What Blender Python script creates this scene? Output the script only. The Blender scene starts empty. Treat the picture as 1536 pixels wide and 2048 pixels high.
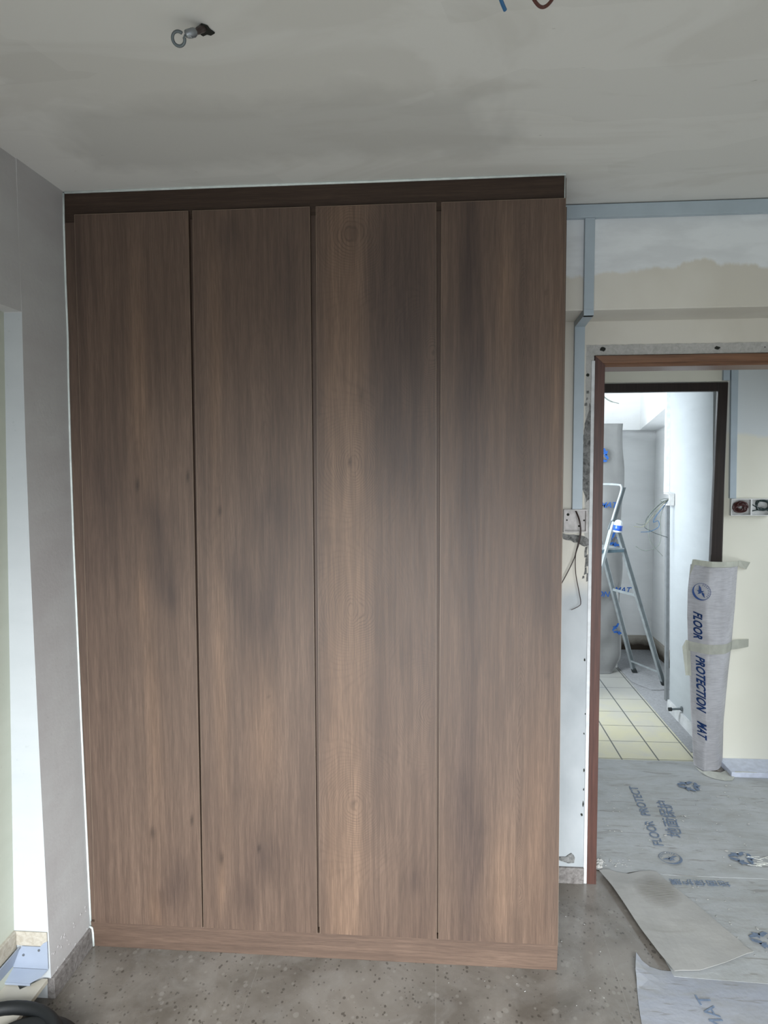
import bpy, bmesh, math, random
from math import sin, cos, pi, exp, sqrt
from mathutils import Vector, Matrix, noise
random.seed(7)
S = bpy.context.scene
COL = S.collection

# ------------------------------------------------------------------ camera
CAM = Vector((1.241, -2.3066, 1.7041))
YAW, PITCH, ROLL = 0.0809, 0.0700, -0.0043
fwd = Vector((-sin(YAW)*cos(PITCH), cos(YAW)*cos(PITCH), -sin(PITCH)))
rt = Vector((cos(YAW), sin(YAW), 0)); up = rt.cross(fwd)
r2 = rt*cos(ROLL) + up*sin(ROLL); u2 = -rt*sin(ROLL) + up*cos(ROLL)
cd = bpy.data.cameras.new('camera'); cam = bpy.data.objects.new('camera', cd); COL.objects.link(cam)
m = Matrix((r2, u2, -fwd)).transposed().to_4x4(); m.translation = CAM
cam.matrix_world = m
cd.sensor_fit = 'VERTICAL'; cd.sensor_height = 36; cd.lens = 1418.3/2048*36
cd.clip_start = 0.02
S.camera = cam

# ------------------------------------------------------------------ light
W = bpy.data.worlds.new('world'); S.world = W; W.use_nodes = True
bg = W.node_tree.nodes['Background']; bg.inputs[0].default_value = (0.80, 0.90, 1.0, 1); bg.inputs[1].default_value = 1.0

def area(name, loc, target, sx, sy, power, col, spread=180):
    l = bpy.data.lights.new(name, 'AREA'); l.shape = 'RECTANGLE'; l.size = sx; l.size_y = sy
    l.energy = power; l.color = col; l.spread = math.radians(spread)
    o = bpy.data.objects.new(name, l); COL.objects.link(o)
    o.location = loc
    o.rotation_euler = (Vector(target)-Vector(loc)).to_track_quat('-Z', 'Y').to_euler()
    return o
# daylight through the big window behind the camera, falling from the sky downward
area('daylight_bedroom_window', (1.5, -3.60, 1.75), (1.2, -2.0, 0.0), 2.3, 1.2, 158, (0.93, 0.97, 1.0), 99)
area('bedroom_low_fill', (1.0, -3.60, 0.45), (1.0, 0.0, 0.05), 1.6, 0.6, 20, (0.94, 0.97, 1.0), 100)  # added low fill lamp, brightens the ceiling and the lower doors
# added fill lamps, unseen: one for the hall, one for the kitchen beyond
area('hall_fill', (3.9, 1.15, 1.5), (2.6, 1.35, 0.3), 0.8, 1.2, 13, (0.86, 0.93, 1.0), 150)
area('kitchen_fill', (1.45, 2.30, 1.65), (2.75, 4.2, 1.15), 0.8, 1.3, 66, (0.89, 0.95, 1.0), 165)

S.view_settings.view_transform = 'Standard'
S.view_settings.look = 'None'
S.view_settings.gamma = 1
S.view_settings.use_curve_mapping = False
S.view_settings.exposure = 0.0

# ------------------------------------------------------------------ helpers
def put(o, parent=None):
    COL.objects.link(o)
    if parent is not None: o.parent = parent
    return o
def tag(o, label=None, cat=None, group=None, kind=None):
    if label: o['label'] = label
    if cat: o['category'] = cat
    if group: o['group'] = group
    if kind: o['kind'] = kind
    return o
def obj(name, bm, mat, parent=None, smooth=False):
    me = bpy.data.meshes.new(name)
    bmesh.ops.recalc_face_normals(bm, faces=bm.faces)
    bm.to_mesh(me); bm.free()
    if mat is not None:
        for mm in (mat if isinstance(mat, (list, tuple)) else [mat]): me.materials.append(mm)
    if smooth:
        for p in me.polygons: p.use_smooth = True
    return put(bpy.data.objects.new(name, me), parent)
def empty(name, loc=(0, 0, 0)):
    o = bpy.data.objects.new(name, None); COL.objects.link(o); o.location = loc
    o.empty_display_size = 0.05
    return o
class ThingBM:
    pass
def box(bm, x0, x1, y0, y1, z0, z1, bev=0.0, rot=None, org=None):
    vs = [bm.verts.new((x, y, z)) for x in (x0, x1) for y in (y0, y1) for z in (z0, z1)]
    fs = [(0, 1, 3, 2), (4, 6, 7, 5), (0, 4, 5, 1), (2, 3, 7, 6), (0, 2, 6, 4), (1, 5, 7, 3)]
    nf = [bm.faces.new([vs[i] for i in f]) for f in fs]
    if bev > 0:
        es = list({e for f in nf for e in f.edges})
        bmesh.ops.bevel(bm, geom=es, offset=bev, segments=2, profile=0.6, affect='EDGES')
    return nf
def hexa(bm, pts, bev=0.0):
    """eight points: bottom ring of four then top ring of four"""
    v = [bm.verts.new(p) for p in pts]
    nf = [bm.faces.new([v[i] for i in f]) for f in ((0, 1, 2, 3), (4, 5, 6, 7), (0, 1, 5, 4), (1, 2, 6, 5), (2, 3, 7, 6), (3, 0, 4, 7))]
    if bev > 0:
        es = list({e for f in nf for e in f.edges})
        bmesh.ops.bevel(bm, geom=es, offset=bev, segments=2, profile=0.6, affect='EDGES')
def tube(bm, pts, r, seg=8, smooth_n=0, closed=False, ry=None):
    P = [Vector(p) for p in pts]
    if smooth_n:
        Q = []
        n = len(P)
        rng = range(n) if closed else range(n-1)
        for i in rng:
            p0 = P[(i-1) % n] if (closed or i > 0) else P[0]
            p1 = P[i]; p2 = P[(i+1) % n]
            p3 = P[(i+2) % n] if (closed or i+2 < n) else P[-1]
            for k in range(smooth_n):
                t = k/smooth_n
                Q.append(0.5*((2*p1)+(-p0+p2)*t+(2*p0-5*p1+4*p2-p3)*t*t+(-p0+3*p1-3*p2+p3)*t**3))
        if not closed: Q.append(P[-1])
        P = Q
    n = len(P); rings = []
    nrm = None
    for i in range(n):
        a = P[(i-1) % n] if (closed or i > 0) else P[i]
        b = P[(i+1) % n] if (closed or i < n-1) else P[i]
        t = (b-a).normalized()
        if nrm is None:
            nrm = t.orthogonal().normalized()
            if ry is not None: nrm = Vector(ry).cross(t).normalized()
        nrm = (nrm - t*nrm.dot(t)).normalized(); bn = t.cross(nrm)
        rr = r[i*len(r)//n] if isinstance(r, (list, tuple)) else r
        rings.append([bm.verts.new(P[i]+nrm*cos(2*pi*k/seg)*rr+bn*sin(2*pi*k/seg)*rr) for k in range(seg)])
    for i in range(n if closed else n-1):
        A, B = rings[i], rings[(i+1) % n]
        for k in range(seg):
            bm.faces.new((A[k], A[(k+1) % seg], B[(k+1) % seg], B[k]))
    if not closed:
        bm.faces.new(rings[0]); bm.faces.new(rings[-1])
def bar(bm, a, b, w, t, upv=(0, 0, 1), bev=0.0):
    """rectangular profile from a to b; w across, t thick"""
    a = Vector(a); b = Vector(b); d = (b-a).normalized()
    s = d.cross(Vector(upv)).normalized(); u = s.cross(d).normalized()
    pts = [a-s*w/2-u*t/2, a+s*w/2-u*t/2, a+s*w/2+u*t/2, a-s*w/2+u*t/2]
    hexa(bm, pts+[p+(b-a) for p in pts], bev)
def cyl(bm, a, b, r, seg=16):
    tube(bm, [a, b], r, seg)
def poly_prism(bm, pts, off):
    """flat polygon with a thickness vector"""
    A = [bm.verts.new(p) for p in pts]; B = [bm.verts.new(Vector(p)+Vector(off)) for p in pts]
    bm.faces.new(A); bm.faces.new(B[::-1])
    n = len(A)
    for i in range(n): bm.faces.new((A[i], A[(i+1) % n], B[(i+1) % n], B[i]))

# ------------------------------------------------------------------ materials
def srgb(r, g, b):
    f = lambda c: (c/255/12.92) if c/255 <= .04045 else ((c/255+.055)/1.055)**2.4
    return (f(r), f(g), f(b), 1)
class NT:
    def __init__(s, name):
        s.m = bpy.data.materials.new(name); s.m.use_nodes = True
        s.t = s.m.node_tree; s.b = s.t.nodes['Principled BSDF']
    def n(s, typ, **kw):
        nd = s.t.nodes.new(typ)
        for k, v in kw.items():
            if k.startswith('_'): setattr(nd, k[1:], v)
            else: nd.inputs[k.replace('__', ' ')].default_value = v
        return nd
    def l(s, a, b): s.t.links.new(a, b)
    def coord(s, scale=(1, 1, 1), rot=(0, 0, 0)):
        g = s.t.nodes.new('ShaderNodeNewGeometry'); mp = s.t.nodes.new('ShaderNodeMapping')
        mp.inputs['Scale'].default_value = scale; mp.inputs['Rotation'].default_value = rot
        s.l(g.outputs['Position'], mp.inputs['Vector']); return mp.outputs[0]
    def noise(s, vec, scale, detail=4, rough=.55, dist=0):
        nd = s.n('ShaderNodeTexNoise', Scale=scale, Detail=detail, Roughness=rough, Distortion=dist); s.l(vec, nd.inputs['Vector'])
        return nd.outputs[0]
    def ramp(s, fac, stops, interp='LINEAR'):
        nd = s.t.nodes.new('ShaderNodeValToRGB'); cr = nd.color_ramp; cr.interpolation = interp
        while len(cr.elements) < len(stops): cr.elements.new(.5)
        for e, (p, c) in zip(cr.elements, stops):
            e.position = p; e.color = c if len(c) == 4 else (*c, 1)
        s.l(fac, nd.inputs[0]); return nd.outputs[0]
    def mix(s, fac, a, b, mode='MIX'):
        nd = s.t.nodes.new('ShaderNodeMix'); nd.data_type = 'RGBA'; nd.blend_type = mode
        for v, i in ((fac, 0), (a, 6), (b, 7)):
            if isinstance(v, (float, int)): nd.inputs[i].default_value = v
            elif isinstance(v, tuple): nd.inputs[i].default_value = v
            else: s.l(v, nd.inputs[i])
        return nd.outputs[2]
    def math(s, op, a, b=0.0, c=None, clamp=False):
        nd = s.t.nodes.new('ShaderNodeMath'); nd.operation = op; nd.use_clamp = clamp
        for i, v in enumerate((a, b) if c is None else (a, b, c)):
            if isinstance(v, (int, float)): nd.inputs[i].default_value = v
            else: s.l(v, nd.inputs[i])
        return nd.outputs[0]
    def bump(s, h, strength=.2, dist=.01):
        nd = s.n('ShaderNodeBump', Strength=strength, Distance=dist); s.l(h, nd.inputs['Height']); s.l(nd.outputs[0], s.b.inputs['Normal'])
    def col(s, c):
        if isinstance(c, tuple): s.b.inputs['Base Color'].default_value = c
        else: s.l(c, s.b.inputs['Base Color'])
    def rough(s, r, spec=None):
        if isinstance(r, (int, float)): s.b.inputs['Roughness'].default_value = r
        else: s.l(r, s.b.inputs['Roughness'])
        if spec is not None: s.b.inputs['Specular IOR Level'].default_value = spec
G = lambda v: (v, v, v, 1)

def plain(name, c, rough=.6, spec=.4, metal=0, var=.06, scale=30, bump=0):
    t = NT(name); v = t.coord()
    f = t.noise(v, scale, 3)
    dk = tuple(max(0, x*(1-var*2)) for x in c[:3])+(1,); lt = tuple(min(1, x*(1+var)) for x in c[:3])+(1,)
    t.col(t.mix(t.ramp(f, [(.35, G(0)), (.65, G(1))]), dk, lt)); t.rough(rough, spec); t.b.inputs['Metallic'].default_value = metal
    if bump: t.bump(f, bump, .003)
    return t.m

def plaster(name, c1, c2, big=1.2, mid=4.0, bump=.15, contrast=.5):
    """hand skimmed plaster: broad trowelled fields of two tones, fine pits"""
    t = NT(name); v = t.coord()
    a = t.noise(v, big, 5, .6, .6)
    s = t.noise(t.coord((1, 1, 4)), mid, 4, .6, .3)
    f = t.ramp(t.math('ADD', t.math('MULTIPLY', a, .65), t.math('MULTIPLY', s, .35)), [(.5-.22*contrast, G(0)), (.5+.22*contrast, G(1))])
    base = t.mix(f, c1, c2)
    pit = t.ramp(t.noise(v, 55, 2), [(.70, G(0)), (.76, G(1))])
    base = t.mix(t.math('MULTIPLY', pit, .10), base, G(.12))
    t.col(base); t.rough(.82, .25)
    t.bump(t.math('ADD', t.noise(v, 9, 4), t.math('MULTIPLY', t.noise(v, 90, 3), .25)), bump, .006)
    return t.m

M = {}
M['ceiling'] = None
def m_ceiling():
    t = NT('ceiling_plaster'); v = t.coord()
    a = t.noise(t.coord((1, 2.6, 1)), 1.3, 5, .55, .9)
    f = t.ramp(a, [(.42, G(0)), (.50, G(1))])
    base = t.mix(f, (.61, .605, .575, 1), (.67, .67, .645, 1))
    # squarish float marks
    br = t.n('ShaderNodeTexVoronoi', Scale=2.1, Randomness=.9, _distance='CHEBYCHEV'); t.l(t.coord((1, 2.2, 1), (0, 0, .12)), br.inputs['Vector'])
    base = t.mix(.22, base, t.mix(t.ramp(br.outputs['Color'], [(.3, G(0)), (.32, G(1))]), (.52, .52, .50, 1), (.64, .64, .62, 1)))
    sp = t.n('ShaderNodeSeparateXYZ'); t.l(v, sp.inputs[0])      # one big older, darker trowelled field
    wob = t.math('MULTIPLY', t.math('SUBTRACT', t.noise(v, 3.5, 4, .6), .5), .35)
    wob2 = t.math('MULTIPLY', t.math('SUBTRACT', t.noise(t.coord((1, .6, 1)), 5, 3, .6), .5), .5)
    dx = t.math('ABSOLUTE', t.math('SUBTRACT', t.math('ADD', sp.outputs['X'], wob2), .80)); dy = t.math('ABSOLUTE', t.math('ADD', t.math('ADD', sp.outputs['Y'], wob), .34))
    e = t.math('MINIMUM', t.math('SUBTRACT', .62, dx), t.math('SUBTRACT', .20, dy))
    base = t.mix(t.math('MULTIPLY', t.ramp(t.math('ADD', e, .5), [(.46, G(0)), (.58, G(1))]), .45), base, (.42, .42, .40, 1))
    chip = t.ramp(t.noise(t.coord((1, 4, 1)), 16, 2), [(.765, G(0)), (.80, G(1))])
    base = t.mix(t.math('MULTIPLY', chip, .55), base, (.14, .13, .11, 1))
    t.col(base); t.rough(.85, .2); t.bump(t.noise(v, 7, 4), .12, .006); return t.m
M['ceiling'] = m_ceiling()
M['wall_left'] = plaster('grey_skim_plaster', (.44, .425, .425, 1), (.51, .515, .51, 1), 1.0, 2.5, .25)
M['wall_white'] = plaster('white_paint', (.72, .73, .70, 1), (.78, .79, .77, 1), .8, 3, .08)
M['wall_niche'] = plaster('cream_board', (.44, .46, .39, 1), (.49, .51, .44, 1), .8, 3, .08)
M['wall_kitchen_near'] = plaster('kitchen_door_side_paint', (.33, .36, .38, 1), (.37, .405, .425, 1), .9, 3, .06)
M['wall_reveal'] = plaster('reveal_paint', (.43, .455, .47, 1), (.47, .495, .51, 1), .8, 3, .06)
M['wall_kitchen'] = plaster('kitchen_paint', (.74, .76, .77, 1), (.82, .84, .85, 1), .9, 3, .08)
def m_wall_back():
    t = NT('patched_wall_paint'); v = t.coord()
    base = t.mix(t.ramp(t.noise(v, 2.2, 4), [(.4, G(0)), (.6, G(1))]), (.58, .555, .49, 1), (.64, .62, .56, 1))
    sp = t.n('ShaderNodeSeparateXYZ'); t.l(v, sp.inputs[0])
    e = t.math('ADD', sp.outputs['Z'], t.math('MULTIPLY', t.noise(t.coord((1, 1, .4)), 5, 5, .6, .3), .16))
    msk = t.ramp(t.math('MULTIPLY', t.math('SUBTRACT', e, 2.0), 1.0), [(.450, G(0)), (.462, G(1))])     # pale skim above a ragged edge
    msk2 = t.ramp(t.math('MULTIPLY', e, .5), [(.62, G(1)), (.66, G(0))])
    skim = t.mix(t.ramp(t.noise(t.coord((1, 1, 3)), 5, 4), [(.4, G(0)), (.6, G(1))]), (.64, .665, .68, 1), (.72, .75, .765, 1))
    low = t.mix(t.ramp(t.noise(t.coord((1, 1, .6)), 5, 4), [(.4, G(0)), (.6, G(1))]), (.34, .365, .38, 1), (.41, .435, .45, 1))
    t.col(t.mix(msk2, t.mix(msk, base, skim), low)); t.rough(.8, .25); t.bump(t.noise(v, 12, 4), .12, .005)
    return t.m
M['wall_back'] = m_wall_back()
def m_hall():
    t = NT('hall_wall_paint'); v = t.coord()
    base = t.mix(t.ramp(t.noise(v, 1.5, 3), [(.4, G(0)), (.6, G(1))]), (.66, .65, .56, 1), (.70, .69, .60, 1))
    sp = t.n('ShaderNodeSeparateXYZ'); t.l(v, sp.inputs[0])
    e = t.math('ADD', sp.outputs['Z'], t.math('MULTIPLY', t.noise(v, 4, 4), .12))
    side = t.ramp(t.math('SUBTRACT', sp.outputs['X'], 2.0), [(.78, G(0)), (.82, G(1))])
    msk = t.math('MULTIPLY', t.ramp(t.math('SUBTRACT', e, 1.5), [(.40, G(0)), (.42, G(1))]), side)
    t.col(t.mix(msk, base, (.60, .64, .65, 1)))
    sp2 = t.ramp(t.noise(v, 24, 1), [(.78, G(0)), (.82, G(1))])
    t.rough(.7, .3); t.bump(t.noise(v, 12, 4), .08, .005); return t.m
M['wall_hall'] = m_hall()
def m_cement(name, c1, c2):
    t = NT(name); v = t.coord()
    f = t.noise(v, 60, 6, .7, .6)
    t.col(t.mix(t.ramp(f, [(.35, G(0)), (.62, G(1))]), c1, c2)); t.rough(.95, .1); t.bump(f, .6, .004); return t.m
M['cement'] = m_cement('rough_cement', (.07, .072, .07, 1), (.24, .24, .235, 1))
M['skim'] = m_cement('grey_skim_band', (.36, .36, .34, 1), (.47, .465, .45, 1))
M['hole'] = plain('dark_hole', (.03, .032, .028, 1), .9, .1)

def m_floor():
    t = NT('terrazzo_floor'); v = t.coord()
    base = t.mix(t.ramp(t.noise(v, 3, 5, .6, .5), [(.35, G(0)), (.65, G(1))]), (.098, .086, .072, 1), (.185, .168, .148, 1))
    vo = t.n('ShaderNodeTexVoronoi', Scale=62, Randomness=1.0); t.l(t.coord((1, .7, 1), (0, 0, .6)), vo.inputs['Vector'])
    sz = t.noise(v, 22, 3)
    chips = t.ramp(t.math('ADD', vo.outputs['Distance'], t.math('MULTIPLY', sz, .9)), [(.60, G(1)), (.64, G(0))])
    base = t.mix(t.math('MULTIPLY', chips, .62), base, (.030, .025, .020, 1))
    vo2 = t.n('ShaderNodeTexVoronoi', Scale=31, Randomness=1.0); t.l(t.coord((1, .8, 1), (0, 0, -.5)), vo2.inputs['Vector'])
    ch2 = t.ramp(t.math('ADD', vo2.outputs['Distance'], t.math('MULTIPLY', t.noise(v, 13, 2), .9)), [(.57, G(1)), (.64, G(0))])
    base = t.mix(t.math('MULTIPLY', ch2, .35), base, (.27, .255, .23, 1))
    dust = t.ramp(t.noise(t.coord((1.2, 1, 1)), 6, 5, .65, 1.2), [(.48, G(0)), (.72, G(1))])
    base = t.mix(t.math('MULTIPLY', dust, .30), base, (.27, .26, .245, 1))
    br = t.n('ShaderNodeTexBrick', Scale=1.0, Mortar__Size=.0018 if False else .0018)if False else None
    # large tile joints
    sp = t.n('ShaderNodeSeparateXYZ'); t.l(v, sp.inputs[0])
    def joint(ax, off, step, wd):
        f = t.math('FRACT', t.math('DIVIDE', t.math('ADD', sp.outputs[ax], off), step))
        d = t.math('MULTIPLY', t.math('ABSOLUTE', t.math('SUBTRACT', f, .5)), step)
        return t.ramp(t.math('MULTIPLY', d, 100.0), [(0, G(1)), (wd*100, G(0))], 'CONSTANT')
    j = joint('X', .6-1.825+.3-.0, .6, .0010)
    base = t.mix(t.math('MULTIPLY', j, .22), base, (.30, .29, .27, 1))
    t.col(base); t.rough(t.ramp(t.noise(v, 8, 4), [(.3, G(.16)), (.7, G(.34))]), .5); t.bump(t.noise(v, 120, 3), .06, .002)
    return t.m
M['floor'] = m_floor()
def m_tile():
    t = NT('kitchen_floor_tiles'); v = t.coord()
    sp = t.n('ShaderNodeSeparateXYZ'); t.l(v, sp.inputs[0])
    def joint(ax, off, step, wd):
        f = t.math('FRACT', t.math('DIVIDE', t.math('ADD', sp.outputs[ax], off), step))
        d = t.math('MULTIPLY', t.math('ABSOLUTE', t.math('SUBTRACT', f, .5)), step*100)
        return t.ramp(d, [(0, G(1)), (wd*100, G(0))], 'CONSTANT')
    j = t.math('MAXIMUM', joint('X', -2.275+.1025+2.05, .205, .0042), joint('Y', -1.755+.131+2.62, .262, .0030))
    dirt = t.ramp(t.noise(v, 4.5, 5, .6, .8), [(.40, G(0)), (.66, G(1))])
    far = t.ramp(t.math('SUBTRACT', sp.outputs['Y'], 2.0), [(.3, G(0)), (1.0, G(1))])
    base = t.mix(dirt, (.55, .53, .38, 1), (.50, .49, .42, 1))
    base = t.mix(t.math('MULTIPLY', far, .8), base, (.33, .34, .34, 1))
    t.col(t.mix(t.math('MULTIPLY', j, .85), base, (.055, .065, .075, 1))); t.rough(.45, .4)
    t.bump(t.math('MULTIPLY', j, -1.0), .4, .003); return t.m
M['tile'] = m_tile()
M['dust_screed'] = m_cement('dusty_screed', (.25, .26, .27, 1), (.33, .34, .355, 1))

def m_wood(vertical=True, name='oak_laminate', mark=True, tone=1.0):
    t = NT(name); g = t.t.nodes.new('ShaderNodeNewGeometry')
    sc = (1, 1, .035) if vertical else (.035, 1, 1)
    v = t.coord(sc)
    fine = t.noise(v, 420, 4, .6)
    med = t.noise(v, 70, 5, .6, .4)
    broad = t.noise(t.coord((1, 1, .12) if vertical else (.12, 1, 1)), 9, 4, .55, .3)
    light, mid, dark = (.138, .090, .064, 1), (.098, .062, .044, 1), (.042, .026, .019, 1)
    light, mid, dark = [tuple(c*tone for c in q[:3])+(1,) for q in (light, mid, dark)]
    base = t.mix(t.ramp(broad, [(.30, G(0)), (.72, G(1))]), mid, light)
    base = t.mix(t.math('MULTIPLY', t.ramp(med, [(.40, G(1)), (.60, G(0))]), .38), base, dark)
    base = t.mix(t.math('MULTIPLY', t.ramp(fine, [(.44, G(1)), (.56, G(0))]), .32), base, dark)
    if mark:
        at = t.t.nodes.new('ShaderNodeAttribute'); at.attribute_name = 'mark'
        s = t.n('ShaderNodeSeparateColor'); t.l(at.outputs['Color'], s.inputs[0])
        rg = t.t.nodes.new('ShaderNodeAttribute'); rg.attribute_name = 'ring'
        w = t.math('SINE', t.math('ADD', t.math('MULTIPLY', rg.outputs['Fac'], 6.2832), t.math('MULTIPLY', med, 2.2)))
        w = t.math('MULTIPLY', t.ramp(t.math('MULTIPLY_ADD', w, .5, .5), [(.55, G(0)), (1, G(1))]), s.outputs['Blue'])
        brk = t.ramp(t.noise(t.coord((1, 1, .25)), 26, 4, .65), [(.38, G(.15)), (.62, G(1))])
        w = t.math('MULTIPLY', w, brk)
        base = t.mix(t.math('MULTIPLY', w, .62), base, dark)
        base = t.mix(t.math('MULTIPLY', s.outputs['Red'], .75), base, (.45, .44, .50, 1), 'MULTIPLY')      # smoky heartwood stains
        base = t.mix(t.math('MULTIPLY', s.outputs['Green'], .9), base, (1.42, 1.38, 1.28, 1), 'MULTIPLY')  # pale sapwood
        kn = at.outputs['Alpha']
        base = t.mix(t.math('MULTIPLY', kn, .85), base, (.016, .009, .006, 1))
    t.col(base); t.rough(t.ramp(fine, [(.3, G(.50)), (.7, G(.58))]), .48 if tone == 1 else .25)
    t.bump(t.math('ADD', fine, t.math('MULTIPLY', med, .5)), .05, .001)
    return t.m
M['wood'] = m_wood(True, 'oak_laminate', True)
M['wood_plain'] = m_wood(True, 'oak_laminate_side', False)
M['wood_fascia'] = m_wood(False, 'shaded_dark_oak_cross', False, .5)  # darker fascia board, with the shade of its recess also put into the colour
M['wood_h'] = m_wood(False, 'oak_laminate_cross', False)
def m_framewood(name, c1, c2, rough=.35, horiz=False):
    t = NT(name); v = t.coord((1, 1, .04) if not horiz else (.04, 1, 1))
    f = t.noise(v, 120, 4, .6)
    t.col(t.mix(t.ramp(f, [(.35, G(0)), (.65, G(1))]), c1, c2)); t.rough(rough, .5); t.bump(f, .05, .001); return t.m
M['jamb'] = m_framewood('red_brown_timber', (.052, .019, .013, 1), (.092, .036, .025, 1), .42)
M['head'] = m_framewood('brown_timber_head', (.125, .060, .033, 1), (.20, .100, .055, 1), .4, True)
M['dark_frame'] = m_framewood('dark_stained_timber', (.010, .006, .005, 1), (.022, .013, .011, 1), .35)
M['white_edge'] = plain('plaster_edge', (.62, .64, .65, 1), .8, .2)
M['sealant'] = plain('white_sealant', (.66, .72, .70, 1), .45, .5)
M['trunk'] = plain('pale_blue_grey_trunking', (.385, .455, .505, 1), .4, .5, 0, .03, 8)
M['trunk_white'] = plain('white_trunking', (.74, .80, .82, 1), .4, .5)
M['strip_grey'] = plain('grey_strip', (.16, .175, .185, 1), .5, .4)
M['box'] = plain('dusty_pvc_box', (.50, .48, .47, 1), .55, .4, 0, .08, 40)
M['box_white'] = plain('white_pvc_rim', (.66, .67, .66, 1), .5, .4)
M['wire_brown'] = plain('dark_brown_insulation', (.035, .020, .018, 1), .4, .5)
M['wire_maroon'] = plain('maroon_insulation', (.06, .018, .016, 1), .4, .5)
M['wire_green'] = plain('dark_green_insulation', (.022, .040, .040, 1), .4, .5)
M['wire_blue'] = plain('blue_insulation', (.022, .115, .26, 1), .4, .5)
M['wire_red'] = plain('brown_insulation', (.085, .028, .020, 1), .4, .5)
M['wire_grey'] = plain('grey_green_insulation', (.16, .19, .17, 1), .5, .4)
M['wire_yellow'] = plain('yellow_green_insulation', (.28, .29, .19, 1), .5, .4)
M['white_metal'] = plain('white_powder_coated_metal', (.27, .31, .385, 1), .35, .5, 0, .02, 10)
M['screw'] = plain('steel_screw', (.30, .32, .34, 1), .4, .5, .8)
M['beige_board'] = plain('beige_board', (.50, .47, .40, 1), .5, .4, 0, .04, 6)
M['ledge'] = m_cement('cream_mortar_ledge', (.33, .30, .245, 1), (.43, .40, .345, 1))
M['stone_skirt'] = m_cement('grey_stone_skirting', (.13, .118, .112, 1), (.24, .225, .215, 1))
M['kitchen_skirt'] = plain('grey_kitchen_skirting', (.52, .54, .55, 1), .6, .3, 0, .08, 12)
M['skirt_blue'] = plain('bluish_hall_skirting', (.52, .56, .66, 1), .45, .4)
M['hose'] = plain('black_rubber_hose', (.003, .004, .005, 1), .6, .4)
M['alu'] = plain('brushed_aluminium', (.30, .335, .35, 1), .42, .5, .3, .08, 20)
M['alu_dark'] = plain('dull_grey_aluminium', (.13, .155, .165, 1), .45, .5, .3, .08, 20)
M['step'] = plain('blue_grey_step', (.075, .12, .15, 1), .5, .4)
M['rubber'] = plain('black_rubber', (.02, .025, .027, 1), .7, .3)
M['bottle'] = plain('clear_grey_plastic', (.55, .60, .63, 1), .2, .5)
M['blue_label'] = plain('bright_blue_label', (.015, .075, .42, 1), .3, .5)
M['ink'] = plain('navy_ink', (.020, .060, .20, 1), .6, .3)
M['ink_cab'] = plain('blue_ink', (.012, .070, .26, 1), .6, .3)
M['ink_faded'] = plain('faded_blue_ink', (.150, .195, .270, 1), .8, .2, 0, .10, 90)
M['tape'] = plain('masking_tape', (.62, .63, .56, 1), .6, .3, 0, .04, 20)
M['tape_white'] = plain('white_crumpled_paper', (.70, .71, .66, 1), .7, .2, 0, .05, 30, .2)
def m_mat(name, c1, c2, dirt, weave=True):
    t = NT(name); v = t.coord()
    base = t.mix(t.ramp(t.noise(v, 3, 4, .6, .6), [(.35, G(0)), (.65, G(1))]), c1, c2)
    d = t.ramp(t.noise(t.coord((.55, 1.6, 1), (0, 0, -.1)), 10, 6, .72, .6), [(.44, G(0)), (.70, G(1))])
    base = t.mix(t.math('MULTIPLY', d, dirt), base, (.22, .215, .18, 1))
    sc = t.ramp(t.noise(t.coord((.35, 2.2, 1), (0, 0, -.25)), 22, 3, .6, .6), [(.61, G(0)), (.66, G(1))])
    base = t.mix(t.math('MULTIPLY', sc, dirt*.9), base, (.15, .14, .12, 1))
    t.col(base); t.rough(.5, .4)
    t.bump(t.math('ADD', t.math('MULTIPLY', t.noise(v, 7, 4), 1.0), t.math('MULTIPLY', t.noise(v, 70, 3), .15)), .35, .012)
    return t.m
M['mat'] = m_mat('grey_woven_plastic_mat', (.33, .345, .35, 1), (.39, .405, .415, 1), .5)
M['mat_clean'] = m_mat('blue_grey_woven_mat', (.26, .28, .325, 1), (.30, .315, .35, 1), .5)
def m_underside():
    t = NT('mat_foam_underside'); v = t.coord()
    base = t.mix(t.ramp(t.noise(v, 3, 4, .6, .6), [(.35, G(0)), (.65, G(1))]), (.30, .30, .29, 1), (.37, .365, .35, 1))
    # dusty shoe print: oval with ridged sole lines
    sp = t.n('ShaderNodeSeparateXYZ'); t.l(v, sp.inputs[0])
    dx = t.math('DIVIDE', t.math('SUBTRACT', sp.outputs['X'], 2.09), .085)
    dy = t.math('DIVIDE', t.math('SUBTRACT', sp.outputs['Y'], .455), .105)
    rr = t.math('ADD', t.math('ADD', t.math('POWER', t.math('ABSOLUTE', dx), 2), t.math('POWER', t.math('ABSOLUTE', dy), 2)), t.math('MULTIPLY', t.noise(v, 14, 4), .9))
    ov = t.ramp(t.math('MULTIPLY', rr, .5), [(.35, G(1)), (.80, G(0))])
    wv = t.n('ShaderNodeTexWave', Scale=34, Distortion=2.5, Detail=2); t.l(t.coord((.25, 1, 1), (0, 0, .25)), wv.inputs['Vector'])
    wv.bands_direction = 'Y'
    ridge = t.math('MULTIPLY', ov, t.ramp(wv.outputs['Fac'], [(.42, G(.15)), (.70, G(1))]))
    base = t.mix(t.math('MULTIPLY', ridge, .85), base, (.12, .11, .085, 1))
    d = t.ramp(t.noise(t.coord((.5, 1.5, 1)), 7, 6, .7, 1.0), [(.52, G(0)), (.78, G(1))])
    base = t.mix(t.math('MULTIPLY', d, .5), base, (.19, .185, .155, 1))
    t.col(base); t.rough(.6, .35); t.bump(t.noise(v, 9, 4), .3, .01); return t.m
M['mat_under'] = m_underside()
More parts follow.
